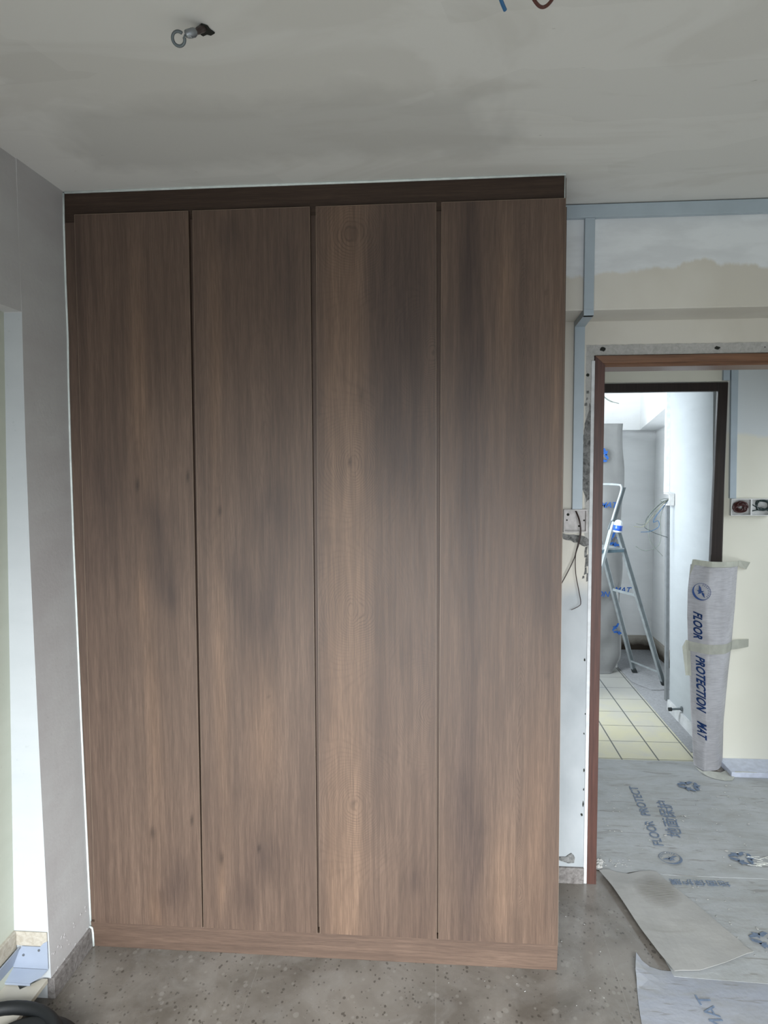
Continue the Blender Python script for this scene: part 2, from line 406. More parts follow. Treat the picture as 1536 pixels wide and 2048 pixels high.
def m_wrap():
    t = NT('woven_wrap_mat'); v = t.coord()
    base = t.mix(t.ramp(t.noise(t.coord((1, 1, .5)), 6, 4, .6, .5), [(.35, G(0)), (.65, G(1))]), (.56, .555, .575, 1), (.72, .72, .75, 1))
    wv = t.noise(t.coord((.06, .06, 1)), 330, 2, .5)
    base = t.mix(t.math('MULTIPLY', t.ramp(wv, [(.45, G(0)), (.6, G(1))]), .22), base, (.22, .22, .24, 1))
    t.col(base); t.rough(.35, .5); t.bump(t.math('ADD', wv, t.math('MULTIPLY', t.noise(v, 12, 3), 2.0)), .2, .004); return t.m
M['wrap'] = m_wrap()
M['sheet'] = plain('pale_wrap_sheet', (.32, .33, .33, 1), .45, .45, 0, .06, 4)
def m_stain():
    t = NT('stained_skirting'); v = t.coord(); sp = t.n('ShaderNodeSeparateXYZ'); t.l(v, sp.inputs[0])
    f = t.math('ADD', sp.outputs['Z'], t.math('MULTIPLY', t.noise(v, 11, 4, .6, .6), .08))
    t.col(t.mix(t.ramp(t.math('MULTIPLY', f, 5.0), [(.40, G(0)), (.75, G(1))]), (.045, .036, .028, 1), (.36, .34, .30, 1))); t.rough(.8, .2); return t.m
M['stain'] = m_stain()

# lettering ------------------------------------------------------------
def lettering(name, body, size, origin, xdir, ydir, mat, parent, shear=0.0, bold=0.0, spacing=1.0, wscale=1.0, lift=0.0, thick=.0004):
    cu = bpy.data.curves.new(name, 'FONT'); cu.body = body; cu.size = size; cu.shear = shear; cu.offset = bold
    cu.space_character = spacing; cu.extrude = thick
    tmp = bpy.data.objects.new(name+'_src', cu); COL.objects.link(tmp)
    dg = bpy.context.evaluated_depsgraph_get()
    me = bpy.data.meshes.new_from_object(tmp.evaluated_get(dg)); me.name = name
    bpy.data.objects.remove(tmp); me.materials.clear(); me.materials.append(mat)
    X = Vector(xdir).normalized(); Yd = Vector(ydir); Yd = (Yd-X*Yd.dot(X)).normalized(); Z = X.cross(Yd)
    mt = Matrix((X*wscale, Yd, Z)).transposed().to_4x4(); mt.translation = Vector(origin)+Z*lift
    me.transform(mt)
    return put(bpy.data.objects.new(name, me), parent)
def ribbon(bm, pts, w, n, off=.0005):
    """flat stroke with width w in the plane with normal n"""
    n = Vector(n).normalized(); P = [Vector(p)+n*off for p in pts]
    prev = None
    for i, p in enumerate(P):
        a = P[max(0, i-1)]; b = P[min(len(P)-1, i+1)]; s = (b-a).normalized().cross(n)*w/2
        cur = (bm.verts.new(p-s), bm.verts.new(p+s))
        if prev: bm.faces.new((prev[0], prev[1], cur[1], cur[0]))
        prev = cur
def recycle_mark(name, c, r, X, Yd, mat, parent):
    """three chasing bent arrows, printed flat"""
    bm = bmesh.new(); c = Vector(c); X = Vector(X).normalized(); Yd = Vector(Yd).normalized(); n = X.cross(Yd)
    A_ = [(-.50, .42), (-.20, .94), (.10, .94), (-.16, .24)]
    B_ = [(.14, .94), (.38, .94), (.60, .54), (.80, .66), (.66, .04), (.10, .26), (.30, .37)]
    for k in range(3):
        ca, sa = cos(k*2*pi/3), sin(k*2*pi/3)
        for poly in (A_, B_):
            bm.faces.new([bm.verts.new(c+X*((x*ca-y*sa)*r)+Yd*((x*sa+y*ca)*r)+n*.0015) for x, y in poly])
    return flat_obj(name, bm, mat, parent, n)
def flat_obj(name, bm, mat, parent, n):
    for f in bm.faces:
        f.normal_update()
        if f.normal.dot(n) < 0: f.normal_flip()
    me = bpy.data.meshes.new(name); bm.to_mesh(me); bm.free(); me.materials.append(mat)
    return put(bpy.data.objects.new(name, me), parent)
def round_logo(name, c, r, X, Yd, mat, parent):
    """ring, thick lower-left crescent, rays on the right and a bird-like bolt in the middle"""
    bm = bmesh.new(); c = Vector(c); X = Vector(X).normalized(); Yd = Vector(Yd).normalized(); n = X.cross(Yd)
    Q = lambda x, y: c+X*x*r+Yd*y*r+n*.001
    N = 48
    for i in range(N):
        a, b = 2*pi*i/N, 2*pi*(i+1)/N
        def th(a): return .05+.20*max(0, cos(a-pi*1.2))**1.5
        bm.faces.new([bm.verts.new(Q(cos(a), sin(a))), bm.verts.new(Q(cos(b), sin(b))), bm.verts.new(Q(cos(b)*(1-th(b)), sin(b)*(1-th(b)))), bm.verts.new(Q(cos(a)*(1-th(a)), sin(a)*(1-th(a))))])
    for k in range(9):
        a = -.7+k*.26; w = .035
        bm.faces.new([bm.verts.new(Q(cos(a-w)*.90, sin(a-w)*.90)), bm.verts.new(Q(cos(a+w)*.90, sin(a+w)*.90)), bm.verts.new(Q(cos(a+w)*.68, sin(a+w)*.68)), bm.verts.new(Q(cos(a-w)*.68, sin(a-w)*.68))])
    for poly in ([(-.30, .78), (-.05, .45), (.02, .02), (-.28, .22)], [(.35, -.70), (.30, -.25), (.02, .02), (.02, -.28)],
                 [(-.50, .10), (-.12, .24), (.06, .02), (-.10, -.22), (-.42, -.28), (-.28, -.05)], [(.02, .10), (.30, .12), (.04, -.06)]):
        bm.faces.new([bm.verts.new(Q(*p)) for p in poly])
    return flat_obj(name, bm, mat, parent, n)

# ================================================================== SETTING
H = 2.6; D = .513; B = .303; HW = 1.73
YB = -3.7          # wall behind the camera
XR = 3.3           # right wall of the bedroom
edge = [(2.60, -.004), (2.50, -.006), (2.31, -.007), (2.115, -.006), (1.98, -.009), (1.75, -.011), (1.41, -.011), (.80, -.006), (.31, 0.0), (.10, .003), (0, .005)]
def ex(z):
    for (z1, x1), (z0, x0) in zip(edge[:-1], edge[1:]):
        if z0 <= z <= z1: return x0+(x1-x0)*(z-z0)/(z1-z0)
    return edge[-1][1]

bm = bmesh.new(); box(bm, -.3, XR+.1, YB, HW, -.1, 0)
tag(obj('floor', bm, M['floor']), kind='structure')
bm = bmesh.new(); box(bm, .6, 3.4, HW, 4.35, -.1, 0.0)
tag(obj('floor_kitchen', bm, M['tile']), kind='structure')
bm = bmesh.new(); box(bm, -.3, 4.2, YB-.1, 4.4, H, H+.1)
tag(obj('ceiling', bm, M['ceiling']), kind='structure')

# left wall: the thin end that meets the wardrobe, wall above the recess and its white reveal
YN = -.248
wl = bmesh.new()
zs = [2.6, 2.5, 2.31, 2.155, 1.98, 1.75, 1.41, 1.1, .80, .5, .31, .2, .10, 0]
ys = [YN, -.12, 0.0, .513]
grid = [[wl.verts.new((ex(z)*(1 if y < .1 else 0)-.001, y, z)) for y in ys] for z in zs]
for i in range(len(zs)-1):
    for j in range(len(ys)-1): wl.faces.new((grid[i][j], grid[i][j+1], grid[i+1][j+1], grid[i+1][j]))
bk = [[wl.verts.new((-.26, y, z)) for y in ys] for z in zs]
for i in range(len(zs)-1):
    for j in range(len(ys)-1): wl.faces.new((bk[i][j], bk[i+1][j], bk[i+1][j+1], bk[i][j+1]))
for i in range(len(zs)-1):
    wl.faces.new((grid[i][0], grid[i+1][0], bk[i+1][0], bk[i][0])); wl.faces.new((grid[i][-1], bk[i][-1], bk[i+1][-1], grid[i+1][-1]))
for j in range(len(ys)-1):
    wl.faces.new((grid[0][j], bk[0][j], bk[0][j+1], grid[0][j+1])); wl.faces.new((grid[-1][j], grid[-1][j+1], bk[-1][j+1], bk[-1][j]))
bmesh.ops.recalc_face_normals(wl, faces=wl.faces)
box(wl, -.26, -.008, YB, YN, 2.157, H)           # lintel over the recess
wl_o = tag(obj('wall_left', wl, [M['wall_left'], M['wall_reveal']]), kind='structure')
for p in wl_o.data.polygons:
    if p.normal.y < -.9 and abs(p.center.y-YN) < .01 and p.center.z < 2.2: p.material_index = 1
# recess back panel (slightly out of plumb)
bm = bmesh.new()
for (y0, y1, z0, z1) in ((YN, YB, 0, 2.2),):
    xx = lambda z: -.120+.026*z
    hexa(bm, [(xx(z0), y1, z0), (xx(z0), y0, z0), (-.26, y0, z0), (-.26, y1, z0), (xx(z1), y1, z1), (xx(z1), y0, z1), (-.26, y0, z1), (-.26, y1, z1)])
tag(obj('wall_recess', bm, M['wall_niche']), kind='structure')

# wall behind the camera with the window opening
WX0, WX1, WZ0, WZ1 = .25, 2.75, .08, 2.35
bm = bmesh.new()
box(bm, -.3, WX0, YB-.12, YB, 0, H); box(bm, WX1, XR+.1, YB-.12, YB, 0, H)
box(bm, WX0, WX1, YB-.12, YB, 0, WZ0); box(bm, WX0, WX1, YB-.12, YB, WZ1, H)
tag(obj('wall_front', bm, M['wall_white']), kind='structure')
wn = tag(empty('window_1', ((WX0+WX1)/2, YB-.06, WZ0)), kind='structure')
bm = bmesh.new()
cx = (WX0+WX1)/2
for a in (WX0, cx-.02, WX1-.04): box(bm, a-cx, a+.04-cx, -.03, .03, 0, WZ1-WZ0)
for z in (0, WZ1-WZ0-.04): box(bm, WX0-cx, WX1-cx, -.03, .03, z, z+.04)
obj('window_frame', bm, M['box_white'], wn)
bm = bmesh.new(); box(bm, XR, XR+.1, YB, D, 0, H)
tag(obj('wall_right', bm, M['wall_white']), kind='structure')

# door wall with its opening, protruding beam above
DX0, DX1, DZ = 1.826, 2.86, 2.111
bm = bmesh.new()
box(bm, 0, DX0, D, D+.12, 0, H); box(bm, DX1, 4.1, D, D+.12, 0, H); box(bm, DX0, DX1, D, D+.12, DZ, H)
wb = tag(obj('wall_back', bm, M['wall_back']), kind='structure')
bm = bmesh.new(); box(bm, 1.6, XR, B, D, 2.2385, H, .004)
tag(obj('trim_1', bm, M['wall_back']), kind='structure')

def ragged(pts, amp=.004, sub=7, seed=1):
    rnd = random.Random(seed); out = []; n = len(pts)
    for i in range(n):
        a = Vector(pts[i]); b = Vector(pts[(i+1) % n]); L = (b-a).length
        k = max(1, int(L/.012)) if L > .02 else 1
        for j in range(k):
            p = a.lerp(b, j/k)
            out.append(p+Vector((rnd.uniform(-amp, amp), rnd.uniform(-amp, amp))))
    return out
def patch(name, pts, mat, y, th, amp, seed, parent):
    bm = bmesh.new(); q = ragged([Vector(p) for p in pts], amp, 7, seed)
    poly_prism(bm, [(p.x, y, p.y) for p in q], (0, -th, 0))
    return obj(name, bm, mat, parent)
# grey skim band round the frame, rough cement repairs, drilled holes
patch('skim_band', [(1.796, 2.150), (2.86, 2.150), (2.86, 2.112), (1.826, 2.112), (1.826, 1.30), (1.800, 1.42), (1.797, 1.8)], M['skim'], D, .0015, .0012, 3, wb)
patch('cement_patch', [(1.806, 1.885), (1.812, 1.93), (1.820, 1.90), (1.825, 1.86), (1.822, 1.75), (1.825, 1.68), (1.820, 1.62), (1.818, 1.56), (1.806, 1.548), (1.798, 1.575), (1.790, 1.60), (1.788, 1.70), (1.790, 1.80), (1.797, 1.86)], M['cement'], D, .004, .0022, 11, wb)
patch('cement_patch', [(1.712, 1.424), (1.745, 1.418), (1.80, 1.412), (1.822, 1.395), (1.818, 1.375), (1.800, 1.372), (1.775, 1.385), (1.745, 1.392), (1.720, 1.402)], M['cement'], D, .004, .003, 12, wb)
for k, (x, z, w, h) in enumerate([(1.806, 1.35, .005, .022), (1.810, 1.315, .006, .025), (1.806, 1.275, .005, .015), (1.813, 1.25, .004, .018), (1.797, 1.25, .004, .006), (1.822, 1.96, .002, .05), (1.804, 1.97, .004, .006), (1.801, 1.945, .004, .005), (1.797, 1.925, .005, .006)]):
    patch('cement_smear', [(x-w, z-h), (x+w, z-h*.8), (x+w*.8, z+h), (x-w*.7, z+h*.8)], M['cement'], D-.0015, .002, .0014, 30+k, wb)
for k, (x, z, w, h) in enumerate([(1.857, 2.134, .013, .0085), (2.282, 2.131, .010, .007), (1.803, 2.036, .006, .006), (2.456, 2.131, .002, .002),
                                  (1.808, .92, .003, .006), (1.810, .62, .002, .004), (1.812, .47, .003, .008), (1.812, .39, .002, .006), (1.811, .33, .0025, .012), (1.806, .285, .005, .005), (1.814, .70, .002, .003)]):
    bmh = bmesh.new(); pts = [(x+w*cos(a)*random.uniform(.7, 1.2), z+h*sin(a)*random.uniform(.7, 1.2)) for a in [i*pi/5 for i in range(10)]]
    poly_prism(bmh, [(p[0], D-.001, p[1]) for p in pts], (0, -.0022, 0)); obj('drilled_hole', bmh, M['hole'], wb)
# crumbled hole above the skirting
patch('cement_patch', [(1.69, .108), (1.745, .106), (1.768, .125), (1.782, .105), (1.778, .085), (1.755, .080), (1.72, .093), (1.69, .09)], M['cement'], D, .004, .002, 14, wb)

# skirting boards
bm = bmesh.new(); box(bm, 1.632, 1.817, D-.012, D, 0, .066, .002)
tag(obj('baseboard_back', bm, M['stone_skirt']), kind='structure')
bm = bmesh.new(); hexa(bm, [(-.01, YN-.002, 0), (.0155, YN-.002, 0), (.0155, 0.0, 0), (-.01, 0.0, 0), (-.01, YN-.002, .068), (.0145, YN-.002, .068), (.0145, 0.0, .068), (-.01, 0.0, .068)], .002)
tag(obj('baseboard_left', bm, M['stone_skirt']), kind='structure')
# lumps of old mortar above the left skirting
rn = random.Random(5)
for k in range(22):
    y = rn.uniform(-.235, -.01)
    z = rn.choice([.068+.006*rn.random(), .145+rn.uniform(-.012, .012), .145+rn.uniform(-.012, .012), rn.uniform(.075, .13)])
    z = z if z > .07 else .075
    bmh = bmesh.new(); bmesh.ops.create_icosphere(bmh, subdivisions=2, radius=.0033)
    sx, sz = rn.uniform(.6, 1.9), rn.uniform(.6, 1.6)
    for v in bmh.verts:
        v.co = Vector((v.co.x*.22, v.co.y*sx, v.co.z*sz))*(1+.3*noise.noise(v.co*400+Vector((k, 0, 0))))+Vector((ex(z)-.001, y, z))
    obj('mortar_lump', bmh, M['wall_left'], wl_o, True)

# door frame of this room (no leaf)
d1 = tag(empty('door_1', (1.85, D, 0)), kind='structure')
def cbox(name, x0, x1, y0, y1, z0, z1, mat, parent, bev=.002):
    bm = bmesh.new(); o = parent.location
    box(bm, x0-o.x, x1-o.x, y0-o.y, y1-o.y, z0-o.z, z1-o.z, bev); return obj(name, bm, mat, parent)
bm = bmesh.new(); poly_prism(bm, [(x-1.85, -.008, z) for x, z in ((1.829, 0), (1.866, 0), (1.866, 2.0725), (1.829, 2.1075))], (0, .123, 0))
obj('frame_jamb', bm, M['jamb'], d1)
cbox('frame_jamb', 2.82, 2.858, D-.008, D+.115, 0, 2.107, M['jamb'], d1)
bm = bmesh.new(); o = d1.location
prof = [(-.008, 2.108), (-.008, 2.080), (.000, 2.078), (.004, 2.0745), (.004, 2.068), (.006, 2.066), (.115, 2.062), (.115, 2.108)]
A = [bm.verts.new((1.829-o.x, y, z)) for y, z in prof]; Bv = [bm.verts.new((2.858-o.x, y, z)) for y, z in prof]
# mitre the left end on the face
for i, (y, z) in enumerate(prof):
    A[i].co.x += min(.037, (2.108-z)*1.057)
bm.faces.new(A); bm.faces.new(Bv[::-1])
for i in range(len(prof)): bm.faces.new((A[i], A[(i+1) % 8], Bv[(i+1) % 8], Bv[i]))
obj('frame_head', bm, M['head'], d1)
cbox('plaster_edge', 1.816, 1.8288, D-.006, D, 0, 2.09, M['white_edge'], d1, .001)

# hall: wall with dark-framed kitchen doorway, end walls
KX0, KX1, KZ = 1.75, 2.792, 2.135
bm = bmesh.new()
box(bm, .5, KX0, HW, HW+.12, 0, H); box(bm, KX1, 4.1, HW, HW+.12, 0, H); box(bm, KX0, KX1, HW, HW+.12, KZ, H)
tag(obj('wall_hall', bm, M['wall_hall']), kind='structure')
bm = bmesh.new(); box(bm, 4.1, 4.2, D, HW+.12, 0, H); tag(obj('wall_hall_end', bm, M['wall_white']), kind='structure')
bm = bmesh.new(); box(bm, XR+.1, 4.1, D+.12, HW, -.1, 0); tag(obj('floor_hall', bm, M['floor']), kind='structure')
bm = bmesh.new(); box(bm, .5, .6, D+.12, HW+.12, 0, H); tag(obj('wall_hall_left', bm, M['wall_white']), kind='structure')
d2 = tag(empty('door_2', (2.76, HW, 0)), kind='structure')
bm = bmesh.new(); o = d2.location
hexa(bm, [(x-o.x, y-o.y, z) for (x, y, z) in [(2.705, HW-.01, 0), (2.776, HW-.01, 0), (2.776, HW+.035, 0), (2.712, HW+.035, 0), (2.741, HW-.01, 2.13), (2.793, HW-.01, 2.13), (2.793, HW+.035, 2.13), (2.748, HW+.035, 2.13)]], .003)
obj('frame_jamb', bm, M['dark_frame'], d2)
cbox('frame_jamb', 1.75, 1.80, HW-.01, HW+.11, 0, 2.13, M['dark_frame'], d2)
cbox('frame_head', 1.80, 2.742, HW-.01, HW+.035, 2.082, 2.130, M['dark_frame'], d2)
bm = bmesh.new(); box(bm, 2.80, 4.1, HW-.19, HW, 0, .032, .004)
tag(obj('baseboard_hall', bm, M['skirt_blue']), kind='structure')

# kitchen beyond
bm = bmesh.new(); box(bm, .6, 3.24, 4.2, 4.3, 0, H)
tag(obj('wall_kitchen_back', bm, M['wall_kitchen']), kind='structure')
bm = bmesh.new(); box(bm, .6, .7, HW+.12, 4.2, 0, H)
tag(obj('wall_kitchen_left', bm, M['wall_kitchen']), kind='structure')
bm = bmesh.new(); box(bm, 3.14, 3.24, 2.6, 4.2, 0, H)
tag(obj('wall_kitchen_right', bm, M['wall_kitchen']), kind='structure')
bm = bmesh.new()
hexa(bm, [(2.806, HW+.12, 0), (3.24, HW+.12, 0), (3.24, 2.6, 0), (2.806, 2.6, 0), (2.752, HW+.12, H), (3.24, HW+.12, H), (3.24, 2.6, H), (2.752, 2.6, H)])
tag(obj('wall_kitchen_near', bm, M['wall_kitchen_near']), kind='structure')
bm = bmesh.new()   # bulkhead: front along the back wall then slanting up to the right wall
hexa(bm, [(.7, 4.05, 1.975), (2.96, 4.05, 1.975), (2.96, 4.2, 1.975), (.7, 4.2, 1.975), (.7, 4.05, H), (2.96, 4.05, H), (2.96, 4.2, H), (.7, 4.2, H)])
hexa(bm, [(2.80, 2.7, 2.10), (3.14, 2.7, 2.10), (3.14, 4.2, 1.975), (2.96, 4.05, 1.975), (2.80, 2.7, H), (3.14, 2.7, H), (3.14, 4.2, H), (2.96, 4.05, H)])
tag(obj('trim_2', bm, M['wall_kitchen']), kind='structure')
bm = bmesh.new(); hexa(bm, [(2.786, HW+.12, 0), (2.806, HW+.12, 0), (2.806, 2.6, 0), (2.786, 2.6, 0), (2.790, HW+.12, .072), (2.804, HW+.12, .072), (2.804, 2.6, .072), (2.790, 2.6, .072)])
tag(obj('baseboard_kitchen', bm, M['kitchen_skirt']), kind='structure')
bm = bmesh.new(); box(bm, 2.66, 3.14, 4.175, 4.2, 0, .13); box(bm, 3.115, 3.14, 2.6, 4.175, 0, .13)
tag(obj('baseboard_kitchen_back', bm, M['stain']), kind='structure')
# strip of bare screed next to the tiles
bm = bmesh.new(); box(bm, 2.699, 3.115, 2.60, 4.17, 0, .003); box(bm, 2.699, 2.786, 1.87, 2.60, 0, .003)
tag(obj('floor_screed', bm, M['dust_screed']), kind='structure')

# ================================================================== WARDROBE
wd = tag(empty('built_in_wardrobe', (.81, .25, 0)), 'tall brown oak-effect built-in wardrobe with four flat doors, floor to ceiling', 'wardrobe')
wo = wd.location
def wobj(name, bm, mat, parent=None, smooth=False):
    for v in bm.verts: v.co -= wo
    return obj(name, bm, mat, parent or wd, smooth)
bm = bmesh.new()
box(bm, .045, 1.632, .035, .511, .02, 2.595)
wobj('carcass', bm, M['wood_plain'])
bm = bmesh.new()   # face frame behind the doors, seen as the grip strips in the gaps
box(bm, .034, 1.632, .017, .034, .10, 2.50)
wobj('grip_panel', bm, M['wood_plain'])
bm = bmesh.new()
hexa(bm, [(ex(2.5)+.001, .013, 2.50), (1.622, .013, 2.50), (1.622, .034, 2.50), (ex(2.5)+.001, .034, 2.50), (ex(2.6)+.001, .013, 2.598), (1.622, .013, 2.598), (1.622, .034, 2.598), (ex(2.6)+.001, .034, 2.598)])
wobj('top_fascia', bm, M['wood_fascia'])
bm = bmesh.new()
hexa(bm, [(.017, .0, 0), (1.630, .0, 0), (1.630, .03, 0), (.017, .03, 0), (.008, .0, .0895), (1.632, .0, .0895), (1.632, .03, .0895), (.008, .03, .0895)], .0008)
wobj('plinth', bm, M['wood_h'])
bm = bmesh.new()   # filler scribed to the wavy wall
zz = [.0905, .31, .55, .80, 1.1, 1.41, 1.75, 1.98, 2.115, 2.31, 2.4995]
def bx(z): return .028+(.040-.028)*(z-.09)/2.43
fr = [[bm.verts.new((ex(z)+.001, .010, z)), bm.verts.new((bx(z)+.02, .010, z)), bm.verts.new((bx(z)+.02, .0165, z)), bm.verts.new((ex(z)+.001, .0165, z))] for z in zz]
for a, b in zip(fr[:-1], fr[1:]):
    for k in range(4): bm.faces.new((a[k], a[(k+1) % 4], b[(k+1) % 4], b[k]))
bm.faces.new(fr[0]); bm.faces.new(fr[-1])
wobj('side_filler', bm, M['wood_plain'])
bm = bmesh.new()
tube(bm, [(ex(z)+.0005, .008, z) for z in (.072, .2, .31, .55, .80, 1.1, 1.41, 1.75, 1.98, 2.115, 2.31, 2.5, 2.594)], .0038, 6)
tube(bm, [(.0005, .010, 2.5965), (.5, .010, 2.5975), (1.0, .010, 2.5965), (1.626, .010, 2.5975)], .0042, 6)
tube(bm, [(.004, .0, .071), (.014, -.004, .069), (.017, -.004, .05), (.018, -.003, .003)], .0038, 6)
tube(bm, [(1.6245, .014, 2.596), (1.6245, .014, 2.30)], .0018, 6)
wobj('sealant_bead', bm, M['sealant'], None, True)

# per door: (corner xs), knots, stains, pale streaks, ring centre
def gauss(x, z, cx, cz, rx, rz): return exp(-((x-cx)/rx)**2-((z-cz)/rz)**2)
DOORS = [
 dict(tx0=.038, tx1=.4215, bx0=.026, bx1=.4130,
      knots=[(.225, 1.63, .006, .022), (.245, .425, .007, .022), (.385, .475, .004, .018), (.40, 1.66, .004, .02)],
      stain=[(.30, 1.40, .055, .14), (.33, 1.27, .04, .07), (.27, 1.52, .05, .06), (.30, .20, .05, .06), (.335, .28, .045, .09), (.10, 1.55, .06, .25), (.04, 2.35, .05, .2), (.02, 1.33, .03, .1)],
      pale=[(.24, 1.95, .03, .35), (.255, .85, .025, .35), (.23, 1.25, .02, .1), (.25, .15, .02, .1)],
      rings=[(.22, 1.55, .9, .10, 0), (.235, .55, .9, .10, 0)], rb=.55),
 dict(tx0=.436, tx1=.8205, bx0=.418, bx1=.8185,
      knots=[(.505, 1.545, .006, .018), (.487, .345, .007, .022), (.62, .385, .003, .015), (.66, .92, .002, .004)],
      stain=[(.56, 2.44, .05, .06), (.555, 1.33, .045, .10), (.61, 1.20, .06, .09), (.64, .35, .05, .08), (.57, .20, .04, .08), (.69, 1.55, .07, .10), (.74, 2.3, .04, .2), (.69, 1.28, .05, .2)],
      pale=[(.50, 2.0, .02, .4), (.50, .95, .025, .4), (.48, .25, .012, .1), (.65, .80, .05, .2)],
      rings=[(.67, 1.68, .7, .07, 0), (.67, .42, .7, .09, 0), (.47, 1.75, .8, .12, 0)], rb=.6),
 dict(tx0=.840, tx1=1.2235, bx0=.827, bx1=1.2270,
      knots=[(.945, 1.705, .005, .014), (.985, 1.92, .004, .03), (.945, .555, .005, .013), (.985, .87, .003, .03)],
      stain=[(1.13, 2.1, .09, .55), (.955, 2.44, .02, .03), (1.15, 2.2, .05, .3), (1.06, 2.2, .05, .22), (1.16, 1.08, .045, .09), (1.15, .30, .03, .06), (1.09, 1.75, .06, .2)],
      pale=[(.925, 1.3, .062, 3.0), (.925, 2.05, .045, .5), (.93, 1.40, .05, .35), (.92, 1.0, .04, .35), (.90, .35, .05, .3), (.98, 2.1, .004, .25)],
      rings=[(.955, 2.43, 1.0, .16, 1), (.955, 1.70, 1.0, .14, 1), (.955, 1.22, 1.0, .14, 1), (.955, .55, 1.0, .14, 1), (1.21, 2.05, 1.0, .12, 1), (1.21, .88, 1.0, .12, 1)], rb=1.0),
 dict(tx0=1.240, tx1=1.6245, bx0=1.233, bx1=1.6315,
      knots=[(1.565, 2.235, .003, .010), (1.585, 1.01, .004, .012)],
      stain=[(1.335, 1.3, .028, 3.0), (1.33, 2.2, .045, .35), (1.345, 1.9, .05, .25), (1.33, 1.75, .04, .3), (1.31, .6, .05, .25), (1.57, 1.30, .05, .15), (1.36, .45, .03, .2)],
      pale=[(1.60, 1.9, .02, .4), (1.44, 2.2, .02, .2), (1.56, .5, .05, .4), (1.45, .3, .05, .2)],
      rings=[(1.50, 2.0, .55, .05, 0), (1.50, .75, .55, .05, 0), (1.50, .25, .6, .08, 1)], rb=1.0),
]
DZ0, DZ1 = .091, 2.520
def door_mesh(d, di):
    bm = bmesh.new(); nx, nz = 40, 250
    def X(u, z):
        f = (z-DZ0)/(DZ1-DZ0); a = d['bx0']+(d['tx0']-d['bx0'])*f; b = d['bx1']+(d['tx1']-d['bx1'])*f
        return a+(b-a)*u
    yF, yK = -.004, .0135
    V = [[bm.verts.new((X(i/nx, DZ0+(DZ1-DZ0)*j/nz), yF, DZ0+(DZ1-DZ0)*j/nz)) for i in range(nx+1)] for j in range(nz+1)]
    for j in range(nz):
        for i in range(nx): bm.faces.new((V[j][i], V[j][i+1], V[j+1][i+1], V[j+1][i]))
    c = [bm.verts.new((X(u, z), yK, z)) for (u, z) in ((0, DZ0), (1, DZ0), (1, DZ1), (0, DZ1))]
    bm.faces.new((c[0], c[3], c[2], c[1]))
    bm.faces.new([c[0], c[1]]+[V[0][i] for i in range(nx, -1, -1)])
    bm.faces.new([c[3], c[2]]+[V[nz][i] for i in range(nx, -1, -1)])
    bm.faces.new([c[0], c[3]]+[V[j][0] for j in range(nz, -1, -1)])
    bm.faces.new([c[1], c[2]]+[V[j][nx] for j in range(nz, -1, -1)])
    bmesh.ops.recalc_face_normals(bm, faces=bm.faces)
    mark = []; ring = []
    for v in bm.verts:
        x, z = v.co.x, v.co.z
        nn = noise.noise(Vector((x*9, di*7.3, z*2.2))); n2 = noise.noise(Vector((x*22+3, di*3.1, z*5)))
        xs, zs_ = x+.012*nn, z+.03*n2
        kn = min(1, sum(gauss(x+.002*n2, z, a, b, rx, rz)*.9 for a, b, rx, rz in d['knots']))
        st = min(1, sum(gauss(xs, zs_, a, b, rx, rz)*.75 for a, b, rx, rz in d['stain']))*(.8+.4*n2)
        st = max(0, min(1, st+.10*max(0, nn)))
        pl = min(1, sum(gauss(xs, zs_, a, b, rx, rz) for a, b, rx, rz in d['pale']))
        # growth-ring field: nearest centre gives elongated arches, faint elsewhere
        f = (x*24+1.2*nn); vis = .30
        for (a, b, k, w, closed) in d['rings']:
            ln = .55 if not closed else .16
            wt = exp(-((x-a)/w)**2-((z-b)/(ln*.9))**2)
            f += wt*(sqrt(((x-a)*40)**2+((z-b)*(6.5 if closed else 3.2))**2+.1)+1.6*n2+2.2*noise.noise(Vector((x*14, di, z*1.3)))+.9*noise.noise(Vector((x*40, di, z*9)))-x*24)
            vis = max(vis, wt*d['rb'])
        mark.append((st, pl, vis*d['rb'], kn)); ring.append(f)
        v.co -= wo
    me = bpy.data.meshes.new('door'); bm.to_mesh(me); bm.free()
    at = me.color_attributes.new('mark', 'FLOAT_COLOR', 'POINT')
    for i, m4 in enumerate(mark): at.data[i].color = m4
    ra = me.attributes.new('ring', 'FLOAT', 'POINT')
    for i, f in enumerate(ring): ra.data[i].value = f
    me.materials.append(M['wood'])
    return put(bpy.data.objects.new('door', me), wd)
lab = ['leftmost flat door with dark smoky stains', 'second door with grey stains', 'third door with a pale streak and oval knots', 'rightmost door with arched grain']
M['edge_band'] = plain('pale_edge_banding', (.22, .165, .12, 1), .4, .5)
def door_band(d, door):
    bm = bmesh.new(); y0, y1 = -.0046, -.0038; w = .0009
    a0, a1, b0, b1 = d['bx0'], d['bx1'], d['tx0'], d['tx1']
    for (p, q) in (((a0, DZ0), (b0, DZ1)), ((a1-w, DZ0), (b1-w, DZ1))):
        hexa(bm, [(p[0], y0, p[1]), (p[0]+w, y0, p[1]), (p[0]+w, y1, p[1]), (p[0], y1, p[1]), (q[0], y0, q[1]), (q[0]+w, y0, q[1]), (q[0]+w, y1, q[1]), (q[0], y1, q[1])])
    box(bm, b0+w, b1-w, y0, y1, DZ1-w, DZ1)
    for v in bm.verts: v.co -= wo
    obj('edge_band', bm, M['edge_band'], door)
for i, d in enumerate(DOORS):
    dm = door_mesh(d, i); dm['label'] = lab[i]; door_band(d, dm)

